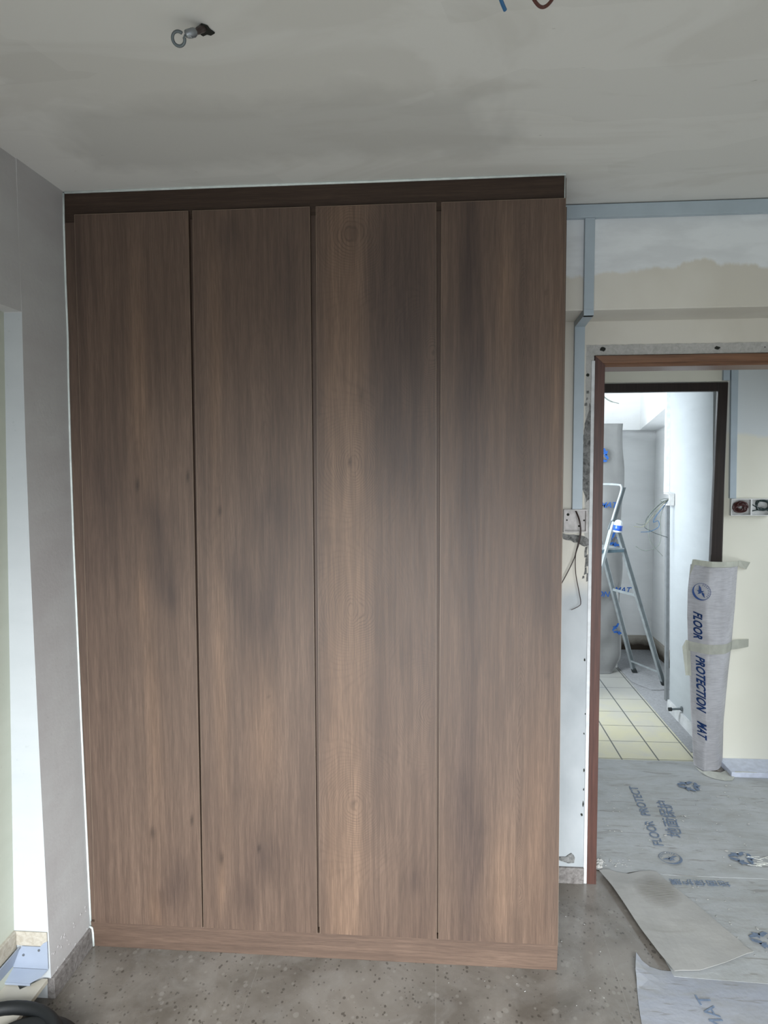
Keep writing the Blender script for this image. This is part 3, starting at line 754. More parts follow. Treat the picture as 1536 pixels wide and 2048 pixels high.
# ================================================================== TRUNKING AND BOXES
def simple(name, bm, mat, label, cat, loc, group=None, smooth=False):
    """one-mesh thing whose origin sits at loc"""
    L = Vector(loc)
    for v in bm.verts: v.co -= L
    o = obj(name, bm, mat, None, smooth); o.location = L
    return tag(o, label, cat, group)
bm = bmesh.new(); box(bm, 1.633, XR, B-.024, B-.0005, 2.552, 2.5965, .0015)
simple('cable_trunking', bm, M['trunk'], 'long horizontal pale blue-grey cable trunking under the ceiling above the doorway', 'cable trunking', (2.4, B, 2.55))
bm = bmesh.new()
x0, x1, w0, w1 = 1.740, 1.774, 1.748, 1.786
box(bm, x0, x1, B-.022, B-.0005, 2.238, 2.5515, .001)
hexa(bm, [(x0, B-.022, 2.2378), (x1, B-.022, 2.2378), (x1, B-.0005, 2.2378), (x0, B-.0005, 2.2378), (x0, B-.022, 2.216), (x1, B-.022, 2.216), (x1, B+.0, 2.216), (x0, B+.0, 2.216)])
hexa(bm, [(x0, B-.022, 2.216), (x1, B-.022, 2.216), (x1, B-.0005, 2.2375), (x0, B-.0005, 2.2375), (w0, D-.022, 2.216), (w1, D-.022, 2.216), (w1, D-.0005, 2.2375), (w0, D-.0005, 2.2375)])
box(bm, w0, w1, D-.022, D-.0005, 1.519, 2.2375, .001)
simple('cable_trunking', bm, M['trunk'], 'vertical cable trunking dropping from the beam beside the wardrobe to the open socket box', 'cable trunking', (1.76, D, 1.52))
bm = bmesh.new(); box(bm, 2.762, 2.796, HW-.022, HW-.0005, 2.139, 2.55, .001)
simple('cable_trunking', bm, M['trunk'], 'short cable trunking ending on top of the dark inner door frame', 'cable trunking', (2.78, HW, 2.14))
bm = bmesh.new(); hexa(bm, [(2.814, HW-.022, 1.499), (2.848, HW-.022, 1.499), (2.848, HW-.0005, 1.499), (2.814, HW-.0005, 1.499), (2.797, HW-.022, 2.55), (2.834, HW-.022, 2.55), (2.834, HW-.0005, 2.55), (2.797, HW-.0005, 2.55)], .001)
simple('cable_trunking', bm, M['trunk'], 'cable trunking running down the hall wall to the double socket box', 'cable trunking', (2.82, HW, 1.5))

def open_box(bm, x0, x1, y, dep, z0, z1, t=.004):
    box(bm, x0, x1, y-.003, y-.0005, z0, z1)
    box(bm, x0, x0+t, y-dep, y-.003, z0, z1); box(bm, x1-t, x1, y-dep, y-.003, z0, z1)
    box(bm, x0+t, x1-t, y-dep, y-.003, z0, z0+t); box(bm, x0+t, x1-t, y-dep, y-.003, z1-t, z1)
sb = tag(empty('socket_box', (1.76, D, 1.43)), 'open square socket box on the wall between wardrobe and doorway', 'socket box')
def sub(name, bm, mat, parent, smooth=False):
    L = parent.matrix_world.translation if False else parent.location
    for v in bm.verts: v.co -= L
    return obj(name, bm, mat, parent, smooth)
bm = bmesh.new(); open_box(bm, 1.716, 1.806, D, .022, 1.428, 1.518, .005); sub('housing', bm, M['box'], sb)
for (x, z, r) in ((1.735, 1.497, .0055), (1.731, 1.475, .003), (1.797, 1.474, .0035), (1.778, 1.452, .004)):
    bm = bmesh.new(); cyl(bm, (x, D-.004, z), (x, D-.0025, z), r, 12); sub('screw_hole', bm, M['hole'], sb)
bm = bmesh.new()
tube(bm, [(1.762, D-.006, 1.514), (1.772, D-.028, 1.480), (1.777, D-.036, 1.44), (1.772, D-.034, 1.40), (1.764, D-.03, 1.36), (1.757, D-.03, 1.33), (1.735, D-.03, 1.28), (1.706, D-.03, 1.223)], .0020, 8, 6)
simple('electric_wire', bm, M['wire_brown'], 'dark wire from the open socket box hanging straight toward the wardrobe edge', 'wire', (1.76, D-.03, 1.35), 'two dark wires hanging from the open socket box')
bm = bmesh.new()
tube(bm, [(1.764, D-.008, 1.514), (1.775, D-.03, 1.478), (1.780, D-.034, 1.43), (1.772, D-.038, 1.385), (1.760, D-.038, 1.34), (1.763, D-.03, 1.27), (1.776, D-.03, 1.20), (1.784, D-.03, 1.155), (1.776, D-.03, 1.14), (1.748, D-.03, 1.125)], .0017, 8, 6)
simple('electric_wire', bm, M['wire_brown'], 'dark wire from the open socket box with a hooked lower end', 'wire', (1.77, D-.03, 1.30), 'two dark wires hanging from the open socket box')

db = tag(empty('double_socket_box', (2.92, HW, 1.41)), 'open double socket box full of coiled wires beside the dark inner door frame', 'socket box')
bm = bmesh.new(); open_box(bm, 2.820, 2.926, HW, .03, 1.405, 1.497, .004); open_box(bm, 2.926, 3.034, HW, .03, 1.405, 1.497, .004)
sub('housing', bm, M['box_white'], db)
def coil(c, r, n, seed, amp=.25):
    rnd = random.Random(seed); P = []
    for i in range(n*8):
        a = i*pi/4; rr = r*(1+amp*rnd.uniform(-1, 1))
        P.append((c[0]+rr*cos(a)*1.05, c[1]-.004*rnd.random()*n-.002, c[2]+rr*sin(a)*.78))
    return P
bm = bmesh.new(); tube(bm, coil((2.870, HW-.012, 1.452), .033, 5, 3), .0034, 6, 4)
tube(bm, coil((2.870, HW-.018, 1.449), .019, 4, 5, .4), .0034, 6, 4)
simple('electric_wire', bm, M['wire_maroon'], 'dark maroon wire coiled in the left half of the double socket box', 'wire', (2.87, HW-.02, 1.45))
bm = bmesh.new(); tube(bm, coil((2.985, HW-.020, 1.462), .034, 4, 9, .2)+[(2.95, HW-.03, 1.435), (2.934, HW-.02, 1.43)], .0034, 6, 4)
tube(bm, [(2.932, HW-.012, 1.468), (2.955, HW-.03, 1.450), (2.985, HW-.03, 1.445), (3.028, HW-.02, 1.427)], .0028, 6, 5)
simple('electric_wire', bm, M['wire_green'], 'dark green wire coiled in the right half of the double socket box', 'wire', (2.98, HW-.03, 1.45))

# kitchen trunking on the corner, junction box and its wires
bm = bmesh.new(); hexa(bm, [(2.742, 2.60, 1.492), (2.768, 2.60, 1.492), (2.768, 2.63, 1.492), (2.742, 2.63, 1.492), (2.735, 2.60, 2.595), (2.760, 2.60, 2.595), (2.760, 2.63, 2.595), (2.735, 2.63, 2.595)])
# shown sticking out beyond the wall corner
simple('cable_trunking', bm, M['trunk_white'], 'white cable trunking on the kitchen wall corner above the junction box', 'cable trunking', (2.755, 2.61, 1.5))
bm = bmesh.new(); hexa(bm, [(2.780, 2.602, .06), (2.80, 2.602, .06), (2.80, 2.64, .06), (2.780, 2.64, .06), (2.754, 2.602, 1.41), (2.776, 2.602, 1.41), (2.776, 2.64, 1.41), (2.754, 2.64, 1.41)])
simple('cable_trunking', bm, M['strip_grey'], 'dark grey vertical strip below the kitchen junction box', 'cable trunking', (2.775, 2.61, .06))  # plain dark grey upright strip below the box
bm = bmesh.new()
box(bm, 2.733, 2.772, 2.50, 2.60, 1.485, 1.489); box(bm, 2.733, 2.772, 2.50, 2.60, 1.411, 1.415)
box(bm, 2.768, 2.772, 2.50, 2.60, 1.415, 1.485); box(bm, 2.738, 2.768, 2.50, 2.504, 1.415, 1.485)
simple('junction_box', bm, M['box_white'], 'small white junction box on the kitchen wall corner with loose wires', 'junction box', (2.75, 2.55, 1.41))
kw = [([(2.745, 2.54, 1.452), (2.68, 2.5, 1.425), (2.625, 2.5, 1.37), (2.60, 2.5, 1.32), (2.575, 2.5, 1.285), (2.53, 2.5, 1.29)], 'wire_grey', 'grey-green wire curling left from the kitchen junction box, upper end'),
      ([(2.745, 2.54, 1.45), (2.69, 2.5, 1.41), (2.64, 2.5, 1.35), (2.61, 2.5, 1.31), (2.57, 2.5, 1.27), (2.515, 2.5, 1.272)], 'wire_yellow', 'yellowish wire reaching furthest left from the kitchen junction box'),
      ([(2.745, 2.54, 1.448), (2.67, 2.5, 1.41), (2.60, 2.5, 1.33), (2.585, 2.5, 1.27), (2.61, 2.5, 1.25), (2.66, 2.5, 1.225), (2.735, 2.5, 1.20)], 'wire_green', 'dark wire from the kitchen junction box bending back to the wall'),
      ([(2.745, 2.54, 1.446), (2.70, 2.5, 1.39), (2.685, 2.5, 1.32), (2.69, 2.5, 1.2), (2.675, 2.5, 1.145), (2.62, 2.5, 1.115), (2.57, 2.5, 1.115), (2.53, 2.5, 1.14)], 'wire_grey', 'longest wire from the kitchen junction box, hooking left near the ladder step'),
      ([(2.745, 2.54, 1.444), (2.68, 2.5, 1.40), (2.615, 2.5, 1.33), (2.61, 2.5, 1.24), (2.625, 2.5, 1.17), (2.665, 2.5, 1.12), (2.705, 2.5, 1.075)], 'wire_grey', 'wire from the kitchen junction box dropping to the lower right'),
      ([(2.745, 2.54, 1.445), (2.70, 2.5, 1.40), (2.655, 2.5, 1.34), (2.64, 2.5, 1.30), (2.67, 2.5, 1.31), (2.675, 2.5, 1.27), (2.62, 2.5, 1.24), (2.56, 2.5, 1.235)], 'wire_blue', 'bluish wire looping in the middle of the kitchen junction box bundle'),
      ([(2.745, 2.54, 1.456), (2.70, 2.5, 1.455), (2.68, 2.5, 1.447), (2.70, 2.5, 1.435), (2.745, 2.54, 1.446)], 'wire_grey', 'short stiff wire loop at the mouth of the kitchen junction box')]
for P, mt, lb in kw:
    bm = bmesh.new(); tube(bm, P, .0019, 6, 6)
    simple('electric_wire', bm, M[mt], lb, 'wire', P[0], 'wires from the kitchen junction box')
bm = bmesh.new(); tube(bm, [(2.36, 3.2, 2.27), (2.431, 3.2, 2.214), (2.50, 3.2, 2.16), (2.572, 3.2, 2.138)], [.007, .006, .005, .003], 6, 5)
bm2 = bm; tube(bm2, [(2.36, 3.2, 2.27), (2.34, 3.2, 2.42), (2.33, 3.2, 2.598)], .005, 6, 5)
simple('electric_wire', bm, M['wire_grey'], 'grey cable hanging from the kitchen ceiling at the top left of the inner doorway', 'wire', (2.36, 3.2, 2.27))

# ceiling wires of this room
bm = bmesh.new(); tube(bm, [(1.312, -1.02, 2.599), (1.33, -.985, 2.57), (1.346, -.945, 2.545), (1.357, -.923, 2.535)], .0036, 8, 5)
simple('electric_wire', bm, M['wire_blue'], 'bright blue wire end hanging from the ceiling at the top of the photo', 'wire', (1.31, -1.02, 2.6))
bm = bmesh.new(); tube(bm, [(1.375, -1.00, 2.599), (1.39, -.965, 2.56), (1.408, -.938, 2.541), (1.425, -.924, 2.536), (1.440, -.936, 2.541), (1.452, -.965, 2.56), (1.46, -1.00, 2.599)], .0032, 8, 6)
simple('electric_wire', bm, M['wire_red'], 'reddish brown wire loop hanging from the ceiling at the top of the photo', 'wire', (1.42, -.96, 2.6))

# conduit end with coiled wire poking out of a hole in the ceiling
hk = tag(empty('ceiling_cable_stub', (.745, -.815, 2.6)), 'twisted bare cable stub with a curled ring end poking out of a ragged ceiling hole', 'cable stub')
bm = bmesh.new(); pts = [(.752+.017*cos(a)*random.uniform(.6, 1.2), -.808+.022*sin(a)*random.uniform(.6, 1.2), 2.599) for a in [i*pi/6 for i in range(12)]]
poly_prism(bm, pts, (0, 0, -.003)); sub('ragged_hole', bm, M['hole'], hk)
bm = bmesh.new(); tube(bm, [(.751, -.815, 2.598), (.748, -.83, 2.585), (.742, -.845, 2.572)], [.008, .007, .006], 8, 4); sub('cable_sheath', bm, M['wire_brown'], hk)
bm = bmesh.new(); tube(bm, [(.742, -.845, 2.572), (.737, -.852, 2.567), (.728, -.856, 2.562)], [.009, .0085, .006], 8, 3)
for q in range(3): tube(bm, [(.744-.003*q, -.838, 2.575), (.740-.003*q, -.853, 2.557), (.733-.003*q, -.858, 2.568), (.738-.003*q, -.842, 2.581)], .0014, 6, 4)
sub('tape_wrap', bm, M['screw'], hk, True)
bm = bmesh.new(); c = Vector((.7115, -.851, 2.558)); e1 = Vector((1, 0, 0)); e2 = Vector((0, .5, -.86)).normalized()
tube(bm, [c+e1*.0125*cos(a)+e2*.0125*sin(a) for a in [-.1+i*5.6/14 for i in range(15)]], .0032, 8, 3)
tube(bm, [(.722, -.852, 2.557), (.727, -.856, 2.562)], .002, 6)
sub('ring_end', bm, M['alu_dark'], hk, True)

# ================================================================== RECESS, BOTTOM LEFT
bm = bmesh.new(); box(bm, -.116, -.003, YN-.006, YN-.0005, .176, .222, .002)
box(bm, -.118, -.104, -1.6, YN-.006, .165, .222, .003)
simple('mortar_ledge', bm, M['ledge'], 'rough cream mortar ledge at the foot of the white recess', 'ledge', (-.06, YN-.02, .176))
br = tag(empty('metal_channel', (-.07, -.28, .09)), 'white powder-coated metal channel screwed in the recess at bottom left', 'metal channel')
bm = bmesh.new()
poly_prism(bm, [(-.136, -.254, .103), (-.001, -.254, .103), (-.001, -.254, .195), (-.014, -.254, .188), (-.025, -.254, .176), (-.085, -.254, .176)], (0, -.002, 0))
sub('back_plate', bm, M['white_metal'], br)
bm = bmesh.new()
poly_prism(bm, [(-.136, -.256, .102), (-.002, -.256, .102), (-.012, -.276, .094), (-.040, -.298, .086), (-.140, -.298, .086)], (0, 0, -.0018))
box(bm, -.140, -.036, -.3, -.298, .079, .086); sub('bottom_flange', bm, M['white_metal'], br)
bm = bmesh.new()
hexa(bm, [(-.146, -1.6, .06), (-.140, -1.6, .06), (-.136, -.257, .06), (-.142, -.257, .06), (-.098, -1.6, .168), (-.094, -1.6, .168), (-.090, -.257, .174), (-.094, -.257, .174)])
sub('side_rail', bm, M['white_metal'], br)
for (x, y, z) in ((-.028, -.2565, .166), (-.080, -.2565, .148), (-.098, -.262, .168), (-.128, -.262, .098)):
    bm = bmesh.new(); cyl(bm, (x, y, z), (x, y-.003, z), .0036, 12); cyl(bm, (x, y-.003, z), (x, y-.0045, z), .0018, 8); sub('screw', bm, M['screw'], br)
bm = bmesh.new()   # board under the channel, ragged notch at the far end
poly_prism(bm, [(-.15, -1.6, .062), (.002, -1.6, .062), (.000, -.262, .062), (-.016, -.262, .062), (-.050, -.300, .062), (-.062, -.312, .062), (-.078, -.296, .062), (-.15, -.296, .062)], (0, 0, .014))
simple('beige_board', bm, M['beige_board'], 'narrow beige board lying in the recess under the white metal channel', 'board', (-.07, -.8, .062))
hs = tag(empty('hose_coil', (.05, -.56, 0)), 'coiled black rubber hose on the floor in the bottom left corner', 'hose')
def ringpts(cx, cy, z, rx, ry, a0=0, a1=2*pi, n=24, dz=0): return [(cx+rx*cos(a0+(a1-a0)*i/n), cy+ry*sin(a0+(a1-a0)*i/n), z+dz*i/n) for i in range(n+1)]
bm = bmesh.new(); tube(bm, ringpts(.015, -.603, .112, .185, .178, -.6, 2*pi-1.2, 40), .0185, 14); sub('hose_loop', bm, M['hose'], hs, True)
bm = bmesh.new(); tube(bm, ringpts(.112, -.570, .078, .115, .105, 0, 2*pi, 36)[:-1], .040, 14, 0, True); sub('hose_bundle', bm, M['hose'], hs, True)

# ================================================================== FLOOR PROTECTION MATS
def sheet_poly(outline, z, amp=.0, step=.035, zf=None):
    """dense sheet clipped to outline: triangulated fan via grid fill"""
    bm = bmesh.new(); vs = [bm.verts.new((x, y, z)) for x, y in outline]
    f = bm.faces.new(vs)
    xs = [p[0] for p in outline]; ys_ = [p[1] for p in outline]
    x = min(xs)+step
    while x < max(xs):
        bmesh.ops.bisect_plane(bm, geom=bm.verts[:]+bm.edges[:]+bm.faces[:], plane_co=(x, 0, 0), plane_no=(1, 0, 0)); x += step
    y = min(ys_)+step
    while y < max(ys_):
        bmesh.ops.bisect_plane(bm, geom=bm.verts[:]+bm.edges[:]+bm.faces[:], plane_co=(0, y, 0), plane_no=(0, 1, 0)); y += step
    for v in bm.verts:
        x, y = v.co.x, v.co.y
        v.co.z = z+(zf(x, y) if zf else 0)+amp*(noise.noise(Vector((x*5, y*5, z*50)))+.5*noise.noise(Vector((x*13, y*13, 4))))
    bmesh.ops.solidify(bm, geom=bm.faces[:], thickness=.0018)
    return bm
def wavy(pts, amp, seed, per=.03):
    rnd = random.Random(seed); out = []
    for (a, b) in zip(pts[:-1], pts[1:]):
        a = Vector(a); b = Vector(b); n = max(1, int((b-a).length/per))
        for i in range(n):
            p = a.lerp(b, i/n); out.append((p.x+rnd.uniform(-amp, amp), p.y+rnd.uniform(-amp, amp)))
    out.append(tuple(pts[-1])); return out
# hall sheet (upper)
top_edge = [(1.876, .650), (1.885, .608), (1.905, .598), (1.93, .603), (1.96, .586), (2.00, .582), (2.045, .600), (2.09, .608), (2.122, .600), (2.15, .583)]
out1 = wavy(top_edge, .002, 1, .02)+[(2.81, .583), (2.87, .64), (4.05, .66), (4.05, 1.53), (2.84, 1.535), (2.78, 1.56), (2.69, 1.60), (2.66, 1.728), (1.9, 1.728), (.62, 1.728), (.62, .66), (1.83, .655)]
m1 = tag(empty('floor_protection_mat', (2.4, 1.1, 0)), 'dusty grey printed protection sheet covering the hall floor beyond the doorway', 'floor mat', 'floor protection sheets')
sub('sheet', sheet_poly(out1, .0065, .0012, .05), M['mat'], m1)
def mtext(parent, name, body, size, start, end, up_, mat, ws=1.0, sp=1.0, shear=0, z=.0095, bold=0):
    a = Vector((*start, z)); b = Vector((*end, z)); o = lettering(name, body, size, a, b-a, (*up_, 0), mat, None, shear, bold, sp, ws)
    w = max((v.co-a).dot((b-a).normalized()) for v in o.data.vertices)
    k = (b-a).length/max(w, 1e-6); d = (b-a).normalized()
    for v in o.data.vertices:
        t = (v.co-a).dot(d); v.co += d*(t*k-t)
        v.co -= parent.location
    o.parent = parent; return o
mtext(m1, 'printed_lettering', 'FLOOR', .060, (2.222, .80), (2.238, 1.02), (-1, .1), M['ink_faded'])
mtext(m1, 'printed_lettering', 'PROTECT', .060, (2.243, 1.07), (2.262, 1.38), (-1, .1), M['ink_faded'])
mtext(m1, 'printed_lettering', '地面保护', .075, (2.325, .875), (2.375, 1.225), (-1, .1), M['ink_faded'])
o = round_logo('printed_logo', (2.220-m1.location.x, .705-m1.location.y, .0095), .048, (0, 1, 0), (-1, 0, 0), M['ink_faded'], m1)
recycle_mark('printed_mark', (2.535-m1.location.x, 1.405-m1.location.y, .0095), .060, (0, 1, 0), (-1, 0, 0), M['ink_faded'], m1)
recycle_mark('printed_mark', (2.525-m1.location.x, .725-m1.location.y, .0095), .055, (0, 1, 0), (-1, 0, 0), M['ink_faded'], m1)
mtext(m1, 'printed_lettering', 'FLOOR', .05, (2.98, 1.22), (3.02, 1.46), (-1, .1), M['ink_faded'])
# middle sheet with the folded-back flap
m2 = tag(empty('floor_protection_mat', (2.5, .3, 0)), 'grey printed protection sheet at the threshold, its left part folded back over itself', 'floor mat', 'floor protection sheets')
out2 = [(2.010, -.006), (2.304, -.017), (3.28, -.03), (3.28, .485), (2.815, .50), (2.815, .589), (2.140, .588), (2.128, .592), (1.99, .30)]
sub('sheet', sheet_poly(out2, .0045, .0008, .06), M['mat'], m2)
flap = wavy([(1.893, .574), (1.912, .588), (1.94, .592), (1.97, .576), (2.01, .573), (2.06, .592), (2.10, .600), (2.128, .594)], .001, 4, .02)[:-1] + \
       [(2.128, .594), (2.165, .49), (2.21, .385), (2.255, .275), (2.290, .190), (2.300, .150), (2.318, .124), (2.290, .112), (2.20, .062), (2.10, .018), (2.040, .006), (2.022, .000), (2.011, -.006), (1.985, .090), (1.96, .21), (1.94, .34), (1.918, .47)]
def flap_z(x, y):
    # lifted along its free left edge, pressed flat along the crease
    e = 1.893+(2.011-1.893)*(.574-y)/.58
    t = max(0, min(1, (x-e)/.11)); return .010*(1-t)**2+.003*sin(y*19)*(1 if y > .5 else .2)
sub('folded_flap', sheet_poly(flap, .0125, .0012, .025, flap_z), M['mat_under'], m2)['label'] = 'pale folded-back underside with a dusty shoe print'
mtext(m2, 'printed_lettering', '地面保护膜', .042, (2.400, .548), (2.165, .548), (0, -1), M['ink_faded'], z=.0085)
recycle_mark('printed_mark', (2.385-m2.location.x, .195-m2.location.y, .0085), .050, (0, 1, 0), (-1, 0, 0), M['ink_faded'], m2)
# near sheet
def near_z(x, y):
    t = max(0, 1-((x-1.911)/.07)) if x < 1.98 and y > -.06 else 0
    return .016*t*t*max(0, min(1, (y+.06)/.14))
out3 = [(1.911, .083), (1.922, .052), (1.942, .031), (1.975, .021), (2.02, .018), (2.3, .010), (3.28, -.005), (3.28, -.95), (1.80, -.95)] + wavy([(1.80, -.95), (1.826, -.40), (1.850, -.21), (1.868, -.10), (1.888, .005)], .002, 9, .03)
m3 = tag(empty('floor_protection_mat', (2.4, -.4, 0)), 'blue-grey printed protection sheet in the bottom right corner with a curled tip', 'floor mat', 'floor protection sheets')
sub('sheet', sheet_poly(out3, .0020, .0006, .04, near_z), M['mat_clean'], m3)
mtext(m3, 'printed_lettering', 'MAT', .060, (2.100, -.235), (2.088, -.085), (-1, -.05), M['ink_faded'], z=.0065)
mtext(m3, 'printed_lettering', 'PROTECTION', .060, (2.125, -.70), (2.104, -.285), (-1, -.05), M['ink_faded'], z=.0065)

# debris chips: too many to count
bm = bmesh.new(); rn = random.Random(21)
for k in range(260):
    if k < 150: x, y = rn.uniform(1.9, 2.9), rn.uniform(.63, 1.45); z = .0095
    elif k < 200: x, y = rn.uniform(2.2, 2.7), rn.uniform(.02, .52); z = .0075
    elif k < 225: x, y = 1.90+rn.random()*.12, .625+rn.random()*.05; z = .010
    else: x, y = rn.uniform(1.2, 1.85), rn.uniform(-.35, .4); z = .0015
    if k >= 225 and x < 1.66 and y > -.03: continue
    if k >= 225 and x > 1.80: x -= .15
    s = rn.uniform(.0015, .0034)*(1.6 if rn.random() < .12 else 1)*(.6 if k >= 225 else 1)
    v0 = len(bm.verts); g = bmesh.ops.create_icosphere(bm, subdivisions=1, radius=s)
    a = rn.uniform(0, pi)
    for v in g['verts']:
        c = v.co*(1+.4*noise.noise(v.co*900+Vector((k, k, 0)))); c.x *= 1.7; c.z *= .45
        v.co = Vector((c.x*cos(a)-c.y*sin(a)+x, c.x*sin(a)+c.y*cos(a)+y, c.z+z+s*.3))
o = simple('plaster_debris', bm, M['skim'], 'scattered plaster chips and dust on the sheets and floor', 'debris', (2.2, .8, 0)); o['kind'] = 'stuff'
bm = bmesh.new(); rn = random.Random(31)   # shards pile at right edge
for k in range(11):
    x, y = rn.uniform(2.55, 2.66), rn.uniform(.66, .74); a = rn.uniform(-.6, .5); L = rn.uniform(.01, .035)
    bar(bm, (x-L*cos(a), y-L*sin(a), .012+rn.random()*.006), (x+L*cos(a), y+L*sin(a), .012+rn.random()*.006), .0018, .0012)
o = simple('wire_offcuts', bm, M['tape_white'], 'small heap of white plastic offcuts at the right edge of the hall sheet', 'debris', (2.58, .7, 0)); o['kind'] = 'stuff'
# crumbled plaster at the jamb foot
bm = bmesh.new(); rn = random.Random(41)
for k in range(34):
    x, y = 1.880+rn.random()*.045, .612+rn.random()*.05; s = rn.uniform(.004, .010)
    g = bmesh.ops.create_icosphere(bm, subdivisions=2, radius=s)
    for v in g['verts']: v.co = v.co*(1+.4*noise.noise(v.co*300+Vector((k, 0, 0))))+Vector((x, y, .010+rn.random()*.001))
o = simple('plaster_rubble', bm, M['skim'], 'crumbled plaster heap at the foot of the brown door jamb', 'rubble', (1.9, .63, 0)); o['kind'] = 'stuff'

# ================================================================== WRAPPED JAMB
wr = tag(empty('jamb_wrap', (2.70, 1.62, 0)), 'grey woven protection mat taped around the foot of the dark inner door jamb', 'protection wrap')
rows = [(1.155, 2.601, 2.682, 2.868), (1.14, 2.601, 2.682, 2.865), (1.0, 2.592, 2.688, 2.859), (0.85, 2.592, 2.694, 2.852), (0.7, 2.599, 2.698, 2.844), (0.55, 2.611, 2.692, 2.831), (0.4, 2.62, 2.686, 2.821), (0.25, 2.629, 2.685, 2.813), (0.1, 2.64, 2.684, 2.813), (0.012, 2.648, 2.683, 2.814)]
def wrap_at(z, u):
    """u 0..1 left to right; returns point on the wrap"""
    for a, b in zip(rows[:-1], rows[1:]):
        if b[0] <= z <= a[0]:
            t = (z-b[0])/(a[0]-b[0]); L, Cn, Rg = [b[i]+(a[i]-b[i])*t for i in (1, 2, 3)]; break
    else: L, Cn, Rg = rows[-1][1:]
    yl, yc, yr = 1.672, 1.590, 1.700
    if u < .42: s = u/.42; x = L+(Cn-L)*s; y = yl+(yc-yl)*sin(s*pi/2)
    elif u < .62: s = (u-.42)/.20; x = Cn+(Rg-Cn)*.30*s; y = yc+.010*s
    else: s = (u-.62)/.38; x = Cn+(Rg-Cn)*(.30+.70*s); y = yc+.010+(yr-yc-.010)*(1-cos(s*pi/2))
    n = noise.noise(Vector((u*4, 1.3, z*6)))
    return Vector((x, y+.006*n, z))
def wrap_surf(z0, z1, u0, u1, nz, nu, off=0, th=.0015, jag=0, seed=0):
    bm = bmesh.new(); rnd = random.Random(seed)
    ju = [(rnd.uniform(-jag, jag), rnd.uniform(-jag, jag)) for _ in range(nu+1)]
    V = []
    for j in range(nz+1):
        r = []
        for i in range(nu+1):
            z = z1+(z0-z1)*j/nz
            p = wrap_at(z, u0+(u1-u0)*i/nu)
            if j in (0, nz): p.z += ju[i][0 if j == 0 else 1]
            p.y -= off; r.append(bm.verts.new(p))
        V.append(r)
    for j in range(nz):
        for i in range(nu): bm.faces.new((V[j][i], V[j][i+1], V[j+1][i+1], V[j+1][i]))
    bmesh.ops.solidify(bm, geom=bm.faces[:], thickness=th)
    return bm
sub('mat_sheet', wrap_surf(.012, 1.14, 0, 1, 60, 30), M['wrap'], wr, True)
def strip(pts_top, pts_bot, th=.001):
    bm = bmesh.new(); A = [bm.verts.new(p) for p in pts_top]; Bq = [bm.verts.new(p) for p in pts_bot]
    for i in range(len(A)-1): bm.faces.new((A[i], A[i+1], Bq[i+1], Bq[i]))
    bmesh.ops.solidify(bm, geom=bm.faces[:], thickness=th); return bm
us = [0, .07, .14, .21, .28, .35, .42, .48, .55, .62, .70, .78, .86, .93, 1.0]
def wp(z, u, off): p = wrap_at(min(z, 1.15), u); return Vector((p.x, p.y-off, z))
T = [Vector((2.606, 1.655, 1.168))]+[wp(1.172-.012*u, u, .007) for u in us[1:]]+[Vector((2.94, HW-.004, 1.145))]
Bt = [Vector((2.590, 1.655, 1.075))]+[wp(1.142-.012*u, u, .007) for u in us[1:]]+[Vector((2.92, HW-.004, 1.105))]
sub('masking_tape', strip(T, Bt), M['tape'], wr)
T = [wp(.715, u, .007) for u in us]+[Vector((2.88, 1.712, .716)), Vector((2.945, HW-.003, .716))]
Bt = [wp(.662, u, .007) for u in us]+[Vector((2.88, 1.712, .662)), Vector((2.945, HW-.003, .672))]
sub('masking_tape', strip(T, Bt), M['tape'], wr)
T = [wp(.70, 0, .001)+Vector((-.030, 0, -.02)), wp(.72, 0, .001)+Vector((-.01, 0, -.0)), wp(.715, 0.03, .002)]
Bt = [wp(.52, 0, .001)+Vector((-.022, 0, 0)), wp(.52, 0, .001)+Vector((-.01, 0, -.0)), wp(.52, 0.03, .002)]
sub('masking_tape', strip(T, Bt), M['tape'], wr)
T = [Vector((2.632, 1.600, .030)), Vector((2.66, 1.575, .018)), Vector((2.70, 1.572, .022)), Vector((2.76, 1.580, .012)), Vector((2.805, 1.62, .010)), Vector((2.812, 1.64, .012))]
Bt = [Vector((2.650, 1.585, .012)), Vector((2.670, 1.535, .0095)), Vector((2.70, 1.505, .009)), Vector((2.745, 1.485, .009)), Vector((2.785, 1.490, .0095)), Vector((2.812, 1.53, .010))]
sub('paper_tape', strip(T, Bt), M['tape_white'], wr)['label'] = 'crumpled white paper tape at the foot'
# bare tail of tape along the hall skirting
T = [Vector((2.815, 1.535, .040)), Vector((2.87, 1.536, .040)), Vector((2.93, 1.537, .037))]; Bt = [Vector((2.815, 1.535, .034)), Vector((2.87, 1.536, .036)), Vector((2.93, 1.537, .0345))]
sub('masking_tape', strip(T, Bt), M['tape'], wr)
def wrap_text(body, z0, z1, u, size, shear=.35):
    """lettering turned a quarter clockwise and laid on the wrap"""
    o = lettering('printed_lettering', body, size, (0, 0, 0), (1, 0, 0), (0, 1, 0), M['ink'], None, shear, .0016, 1.05, 1.0)
    me = o.data; w = max(v.co.x for v in me.vertices); k = (z0-z1)/w
    for v in me.vertices:
        z = z0-v.co.x*k; lx = v.co.y
        for uu in (0,): pass
        p0 = wrap_at(z, u); p1 = wrap_at(z, u+.02); du = (p1-p0); q = p0+du*(lx/max(du.x, 1e-4)) if True else p0
        v.co = Vector((p0.x+lx, 0, z)); 
        # find depth of the wrap at this x
        lo, hi = 0.0, 1.0
        for _ in range(18):
            mm_ = (lo+hi)/2
            if wrap_at(z, mm_).x < v.co.x: lo = mm_
            else: hi = mm_
        v.co.y = wrap_at(z, lo).y-.009
        v.co -= wr.location
    o.parent = wr
